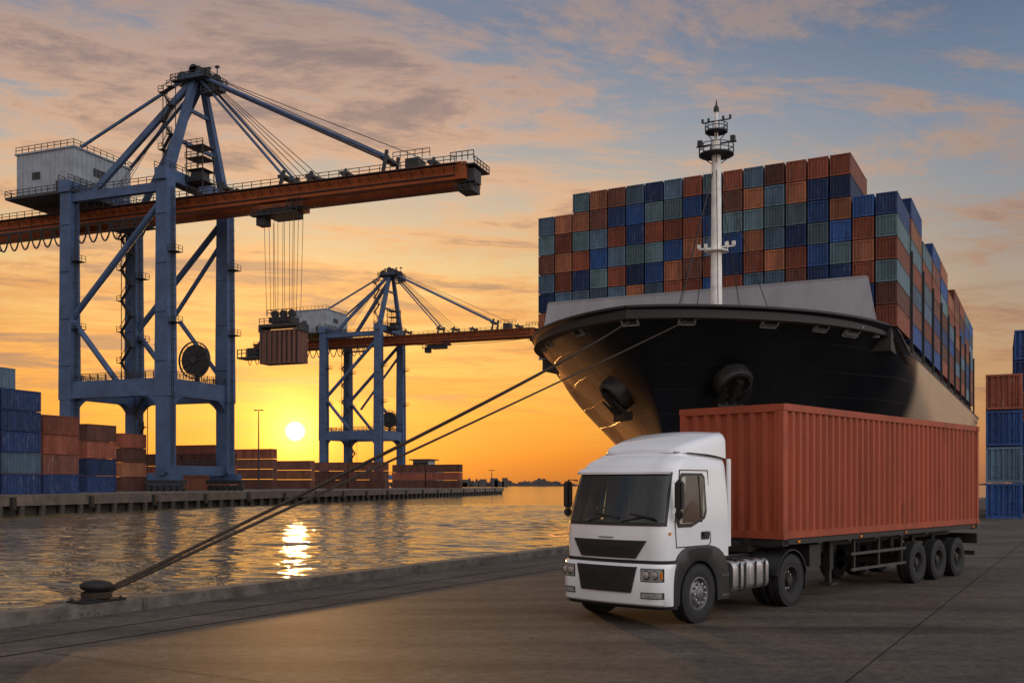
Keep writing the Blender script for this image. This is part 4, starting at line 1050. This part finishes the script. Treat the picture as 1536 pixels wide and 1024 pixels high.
def glasspatch(z0, z1, i0, i1, off, nz=12, ring=False):
    vs = []; fs = []; n = i1-i0
    for j in range(nz+1):
        sec = section(lerp(z0,z1,j/nz), off=off)
        for i in range(i0,i1+1): vs.append(sec[i])
    for j in range(nz):
        for i in range(n):
            if ring and 0 < j < nz-1 and 0 < i < n-1: continue
            q_ = j*(n+1)+i; fs.append((q_,q_+1,q_+n+2,q_+n+1))
    return vs, fs
mb = MB(); vs, fs = glasspatch(1.73,2.66,11,36,.006,13,True); mb.add(vs, fs, K); mb.obj('windscreen_seal', truck, smooth=40)
mb = MB(); vs, fs = glasspatch(1.79,2.60,12,35,.013); mb.add(vs, fs, M['glass']); mb.obj('windscreen', truck, smooth=40)
for sgn in (0,1):
    mb = MB(); y = .9+sgn*.75
    pts = [(xf(1.80)+xfront(y,0)-.03,y,1.80),(xf(1.90)+xfront(y-.3,0)-.035,y-.42,1.90)]
    mb.tube(pts,.012,K,6); mb.beam((pts[1][0]-.005,y-.7,1.86),(pts[1][0]-.005,y-.15,1.94),.02,.03,K); mb.obj('wiper', truck)
mb = MB()
secs = [[p for p in section(z, off=off)[12:36]] for z, off in ((2.63,.05),(2.67,.07),(2.74,.03))]
vs = [p for s_ in secs for p in s_]; n = len(secs[0]); fs = [(j*n+i,j*n+i+1,(j+1)*n+i+1,(j+1)*n+i) for j in range(2) for i in range(n-1)]
mb.add(vs, fs, W_); v2 = secs[0]; v3 = section(2.63)[12:36]; mb.add(v2+v3, [(i,i+1,n+i+1,n+i) for i in range(n-1)], W_)
mb.obj('sun_visor', truck, smooth=40)
def rsec(x, zt_, hw, zb=2.90, r0=.17):
    yc = YC; pts = [(x,yc-hw-.01,zb)]; r_ = min(r0,(zt_-zb)*.85)
    for i in range(7):
        a = i/6*math.pi/2; pts.append((x,yc-hw+r_-r_*math.cos(a),zt_-r_+r_*math.sin(a)))
    for i in range(1,8): pts.append((x,lerp(yc-hw+r_,yc+hw-r_,i/8),zt_+.035*math.sin(math.pi*i/8)))
    for i in range(7):
        a = i/6*math.pi/2; pts.append((x,yc+hw-r_+r_*math.sin(a),zt_-r_+r_*math.cos(a)))
    pts.append((x,yc+hw+.01,zb)); return pts
mb = MB(); mb.loft([rsec(-.38,2.93,.72),rsec(-.32,2.97,.82),rsec(-.1,3.02,.90),rsec(.4,3.06,.93),rsec(1.02,3.08,.94)], W_)
mb.obj('roof_cap', truck, smooth=40)
mb = MB(); mb.loft([rsec(-.24,3.035,.60,3.01,.03),rsec(-.19,3.08,.74,3.01,.07),rsec(-.06,3.14,.86,3.01,.12),rsec(.15,3.21,.94,3.01),rsec(.4,3.28,.985,3.0),rsec(.65,3.335,1.01,2.98),rsec(.88,3.38,1.025,2.96),rsec(1.06,3.42,1.03,2.92),rsec(1.10,3.40,1.02,2.92)], W_)
mb.obj('roof_fairing', truck, smooth=50)
mb = MB()
for sg in (-1,1): mb.tube([(-.20,YC+sg*.76,3.02),(.1,YC+sg*.94,3.01),(.5,YC+sg*1.005,2.99),(.8,YC+sg*1.03,2.96),(1.06,YC+sg*1.042,2.92)],.010,K,6)
mb.obj('fairing_seam', truck)
for y in (Y0+.03,Y1-.03):
    mb = MB(); mb.loft([[(x,y-.02,1.3),(x,y+.02,1.3),(x,y+.02,2.92),(x,y-.02,2.92)] for x in (1.03,1.14)], W_); mb.obj('side_deflector', truck, bevel=.01)
for sgn, yside in ((-1,Y0),(1,Y1)):
    dr_ = empty('door', (0,0,0)); dr_.parent = truck
    def P_(x, z, off=.006): return (x, yside+sgn*off-sgn*ins(z), z)
    mb = MB(); outline = [(-.66,1.36),(-.70,1.80),(-.46,2.70),(.42,2.70),(.42,1.42),(.36,1.36)]
    for a, c_ in zip(outline, outline[1:]+outline[:1]): mb.beam(P_(*a,.002),P_(*c_,.002),.016,.016,K)
    mb.obj('door_seam', dr_)
    wp = [(-.68,1.86),(-.49,2.58),(-.42,2.65),(.24,2.65),(.31,2.58),(.31,1.96),(.24,1.84),(-.20,1.70),(-.62,1.70)]
    cx_ = sum(p[0] for p in wp)/len(wp); cz_ = sum(p[1] for p in wp)/len(wp); nn_ = len(wp)
    mb = MB(); mb.add([P_(x,z,.006) for x,z in wp]+[P_(cx_+(x-cx_)*.86, cz_+(z-cz_)*.86, .006) for x, z in wp], [(i,(i+1)%nn_,nn_+(i+1)%nn_,nn_+i) for i in range(nn_)], K)
    mb.beam(P_(.10,1.85,.008),P_(.10,2.6,.008),.02,.03,K)
    mb.obj('window_seal', dr_)
    mb = MB(); mb.add([P_(cx_+(x-cx_)*.9, cz_+(z-cz_)*.9, .012) for x, z in wp]+[P_(cx_,cz_,.012)], [(i,(i+1)%nn_,nn_) for i in range(nn_)], M['glass'])
    mb.obj('side_window', dr_)
    mb = MB(); mb.box((.24,yside+sgn*.03,1.56),(.2,.035,.06),K); mb.box((.24,yside+sgn*.008,1.54),(.26,.02,.14),K); mb.obj('handle', dr_, bevel=.008)
    mr_ = empty('wing_mirror', (0,0,0)); mr_.parent = truck
    mb = MB(); ym = yside+sgn*.12
    mb.tube([(-.60,yside,2.52),(-.72,ym,2.54),(-.74,ym,1.84),(-.62,yside,1.80)],.018,K,6); mb.obj('mirror_arm', mr_)
    mb = MB(); mb.box((-.74,ym,2.26),(.14,.15,.50),K); mb.box((-.74,ym,1.93),(.12,.15,.14),K); mb.obj('mirror_housing', mr_, bevel=.03)
    mb = MB(); rc = .60; nn = 22; inn = []; out = []
    for i in range(nn+1):
        a = math.pi*(i/nn); ca, sa = math.cos(a), math.sin(a)
        inn.append((rc*ca,.50+rc*sa))
        ex_ = 3.2; ww = 1.02 if ca > 0 else .80; hh_ = .87
        r_ = 1/((abs(ca)/ww)**ex_+(abs(sa)/hh_)**ex_)**(1/ex_)
        out.append((r_*ca,.50+r_*sa))
    inn = [(rc,.36)]+inn+[(-rc,.36)]; out = [(1.02,.36)]+out+[(-.80,.36)]
    ya, yb_ = yside+sgn*.048, yside-sgn*.42
    secs = []
    for (a1_,z1_),(a2_,z2_) in zip(inn,out): secs.append([(a1_,ya-sgn*.012,z1_),(lerp(a1_,a2_,.15),ya,lerp(z1_,z2_,.15)),(lerp(a1_,a2_,.85),ya,lerp(z1_,z2_,.85)),(a2_,ya-sgn*.03,z2_),(a2_,yb_,z2_),(a1_,yb_,z1_)])
    mb.loft(secs, K); 
    mb.obj('fender', truck, smooth=30)
    for sz in (.44,.80):
        mb = MB(); mb.box((.82,yside+sgn*.052,sz),(.26,.02,.04),M['guard']); mb.obj('step', truck)
mb = MB(); mb.box((-.80,Y0+.02,1.60),(.10,.02,.05),M['amber']); mb.obj('side_indicator', truck)
Dc = M['chassis']
mb = MB()
for y in (.82,1.62): mb.box((2.3,y,.92),(6.2,.09,.27),Dc)
for x in (-.6,.6,1.7,2.8,4.6,5.2): mb.box((x,1.22,.9),(.12,.75,.18),Dc)
mb.box((0,1.22,.52),(.18,1.7,.16),Dc); mb.box((3.37,1.22,.52),(.3,1.5,.3),Dc); mb.lathe((3.37,1.22,.52),(1,0,0),[(0,-.3),(.28,-.2),(.3,0),(.25,.2),(0,.3)],Dc,16)
mb.box((.2,1.22,.95),(1.6,.9,.5),Dc); mb.box((3.4,1.22,1.15),(1.1,1.0,.14),Dc); mb.lathe((3.4,1.22,1.2),(0,0,1),[(0,.0),(.5,.0),(.5,.08),(0,.08)],Dc,24)
mb.obj('chassis', truck)
for (y0, y1) in ((.12,.70),(1.75,2.33)):
    tk = empty('fuel_tank', (0,0,0)); tk.parent = truck
    mb = MB()
    for x0_, x1_ in ((1.32,1.86),(1.90,2.62)):
        secs = []
        for x, s_ in ((x0_,.9),(x0_+.03,1),(x1_-.03,1),(x1_,.9)):
            pts = []; cy, cz = (y0+y1)/2, .72; hw, hh, rr_ = (y1-y0)/2*s_, .29*s_, .13*s_
            for qd,(sy,sz) in enumerate(((1,1),(-1,1),(-1,-1),(1,-1))):
                for i in range(5):
                    a = (qd+i/4)*math.pi/2; pts.append((x,cy+sy*(hw-rr_)+rr_*math.cos(a),cz+sz*(hh-rr_)+rr_*math.sin(a)))
            secs.append(pts)
        mb.loft(secs, M['alu'])
    mb.obj('tank_shell', tk, smooth=40)
    mb = MB()
    for x in (1.5,1.7,2.08,2.42): mb.box((x,y0-.012 if y0 < 1 else y1+.012,.72),(.05,.02,.5),K); mb.box((x,(y0+y1)/2,1.016),(.05,.5,.02),K)
    mb.obj('tank_strap', tk)
for (y0,y1) in ((.02,.74),(1.70,2.42)):
    mb = MB(); secs = []
    for i in range(15):
        a = R(12+156*i/14); secs.append([(3.37+r_*math.cos(a),y,.52+r_*math.sin(a)) for r_, y in ((.60,y0),(.60,y1),(.63,y1),(.63,y0))])
    mb.loft(secs, K); mb.bx((3.95,y0+.02,.3),(3.98,y1-.02,.68),K); mb.obj('rear_mudguard', truck, smooth=40)
mb = MB(); mb.tube([(1.2,.5,1.0),(1.2,.5,1.3)],.1,Dc,12); mb.bx((1.18,.3,1.0),(1.26,2.1,1.9),Dc)
for k in range(4): mb.tube([(1.2,1+k*.12,1.8),(1.6,1+k*.12,1.5),(2.2,1.1+k*.08,1.35),(2.7,1.2+k*.05,1.5)],.018,M['amber'] if k == 1 else K,6)
mb.obj('air_hose', truck)

# trailer
trl = empty('semi_trailer', (3.34,17.6,0), TR, label='dark skeletal container trailer coupled behind the truck', category='trailer')
mb = MB()
for y in (.80,1.64): mb.box((8.6,y,1.20),(10.6,.12,.30),Dc); mb.box((3.9,y,1.27),(2.0,.12,.16),Dc)
for x in (3.1,4.6,6,7.4,8.8,10.4,11.8,13.8): mb.box((x,1.22,1.28),(.18,2.38,.14),Dc)
for x in (3.1,13.85):
    for y in (.12,2.32): mb.box((x,y,1.30),(.25,.2,.14),Dc)
mb.bx((3.0,.02,1.24),(13.95,.06,1.345),Dc); mb.bx((3.0,2.38,1.24),(13.95,2.42,1.345),Dc)
mb.obj('trailer_frame', trl)
for y in (.42,2.0):
    mb = MB(); mb.box((5.75,y,.95),(.16,.16,.75),Dc); mb.box((5.75,y,.45),(.11,.11,.4),Dc); mb.box((5.75,y,.26),(.32,.3,.04),Dc); mb.beam((5.75,y,.8),(5.75,1.22,1.2),.07,.07,Dc); mb.obj('landing_leg', trl)
for y in (.10,2.34):
    mb = MB()
    for z in (.55,.90): mb.box((7.7,y,z),(3.0,.03,.06),M['guard'])
    for x in (6.4,7.7,9.0): mb.box((x,y+.03 if y < 1 else y-.03,.88),(.07,.05,.78),Dc)
    mb.obj('side_guard', trl)
for x in (9.80,11.15,12.5):
    for y, o in ((.20,-1),(2.24,1)): wheel(trl,x,y,.51,.36,o)
    mb = MB(); mb.box((x,1.22,.51),(.14,1.8,.14),Dc); mb.box((x-.3,.75,.8),(.8,.1,.1),Dc); mb.box((x,.78,.9),(.2,.2,.4),Dc); mb.box((x,1.66,.9),(.2,.2,.4),Dc); mb.obj('axle', trl)
mb = MB(); mb.box((4.6,.4,.95),(.5,.5,.45),Dc); mb.obj('tool_box', trl)
mb = MB(); mb.lathe((6.3,1.22,.95),(1,0,0),[(0,0),(.2,.03),(.2,1.1),(0,1.13)],Dc,16); mb.obj('air_tank', trl)
mb = MB(); mb.box((13.95,1.22,.95),(.08,2.4,.28),Dc); mb.box((13.9,1.22,.55),(.1,2.3,.12),Dc)
for y in (.5,1.94): mb.box((13.85,y,.75),(.08,.1,.5),Dc)
mb.obj('rear_bumper', trl)
for y in (.3,2.14):
    mb = MB(); mb.box((14.0,y,.95),(.03,.4,.14),M['amber']); mb.obj('tail_lamp', trl)
for x in (3.6,6.5,9,13.6):
    mb = MB(); mb.box((x,.0,1.29),(.09,.02,.05),M['amber']); mb.obj('marker_lamp', trl)

# container on the trailer
mb = MB(); container_parts(mb, 11.05, 2.44, 2.70, M['truckbox'], M['truckbox'], pitch=.29, dep=.07, bars=False)
tcn = mb.obj('shipping_container', None, label='red corrugated steel container carried on the truck trailer', category='shipping container')
tcn.matrix_world = Matrix.Translation((3.34,17.6,0)) @ Matrix.Rotation(TR,4,'Z') @ Matrix.Translation((2.96+5.525,1.22,1.352))

scene.view_settings.view_transform = 'Standard'; scene.view_settings.look = 'None'; scene.view_settings.exposure = 0
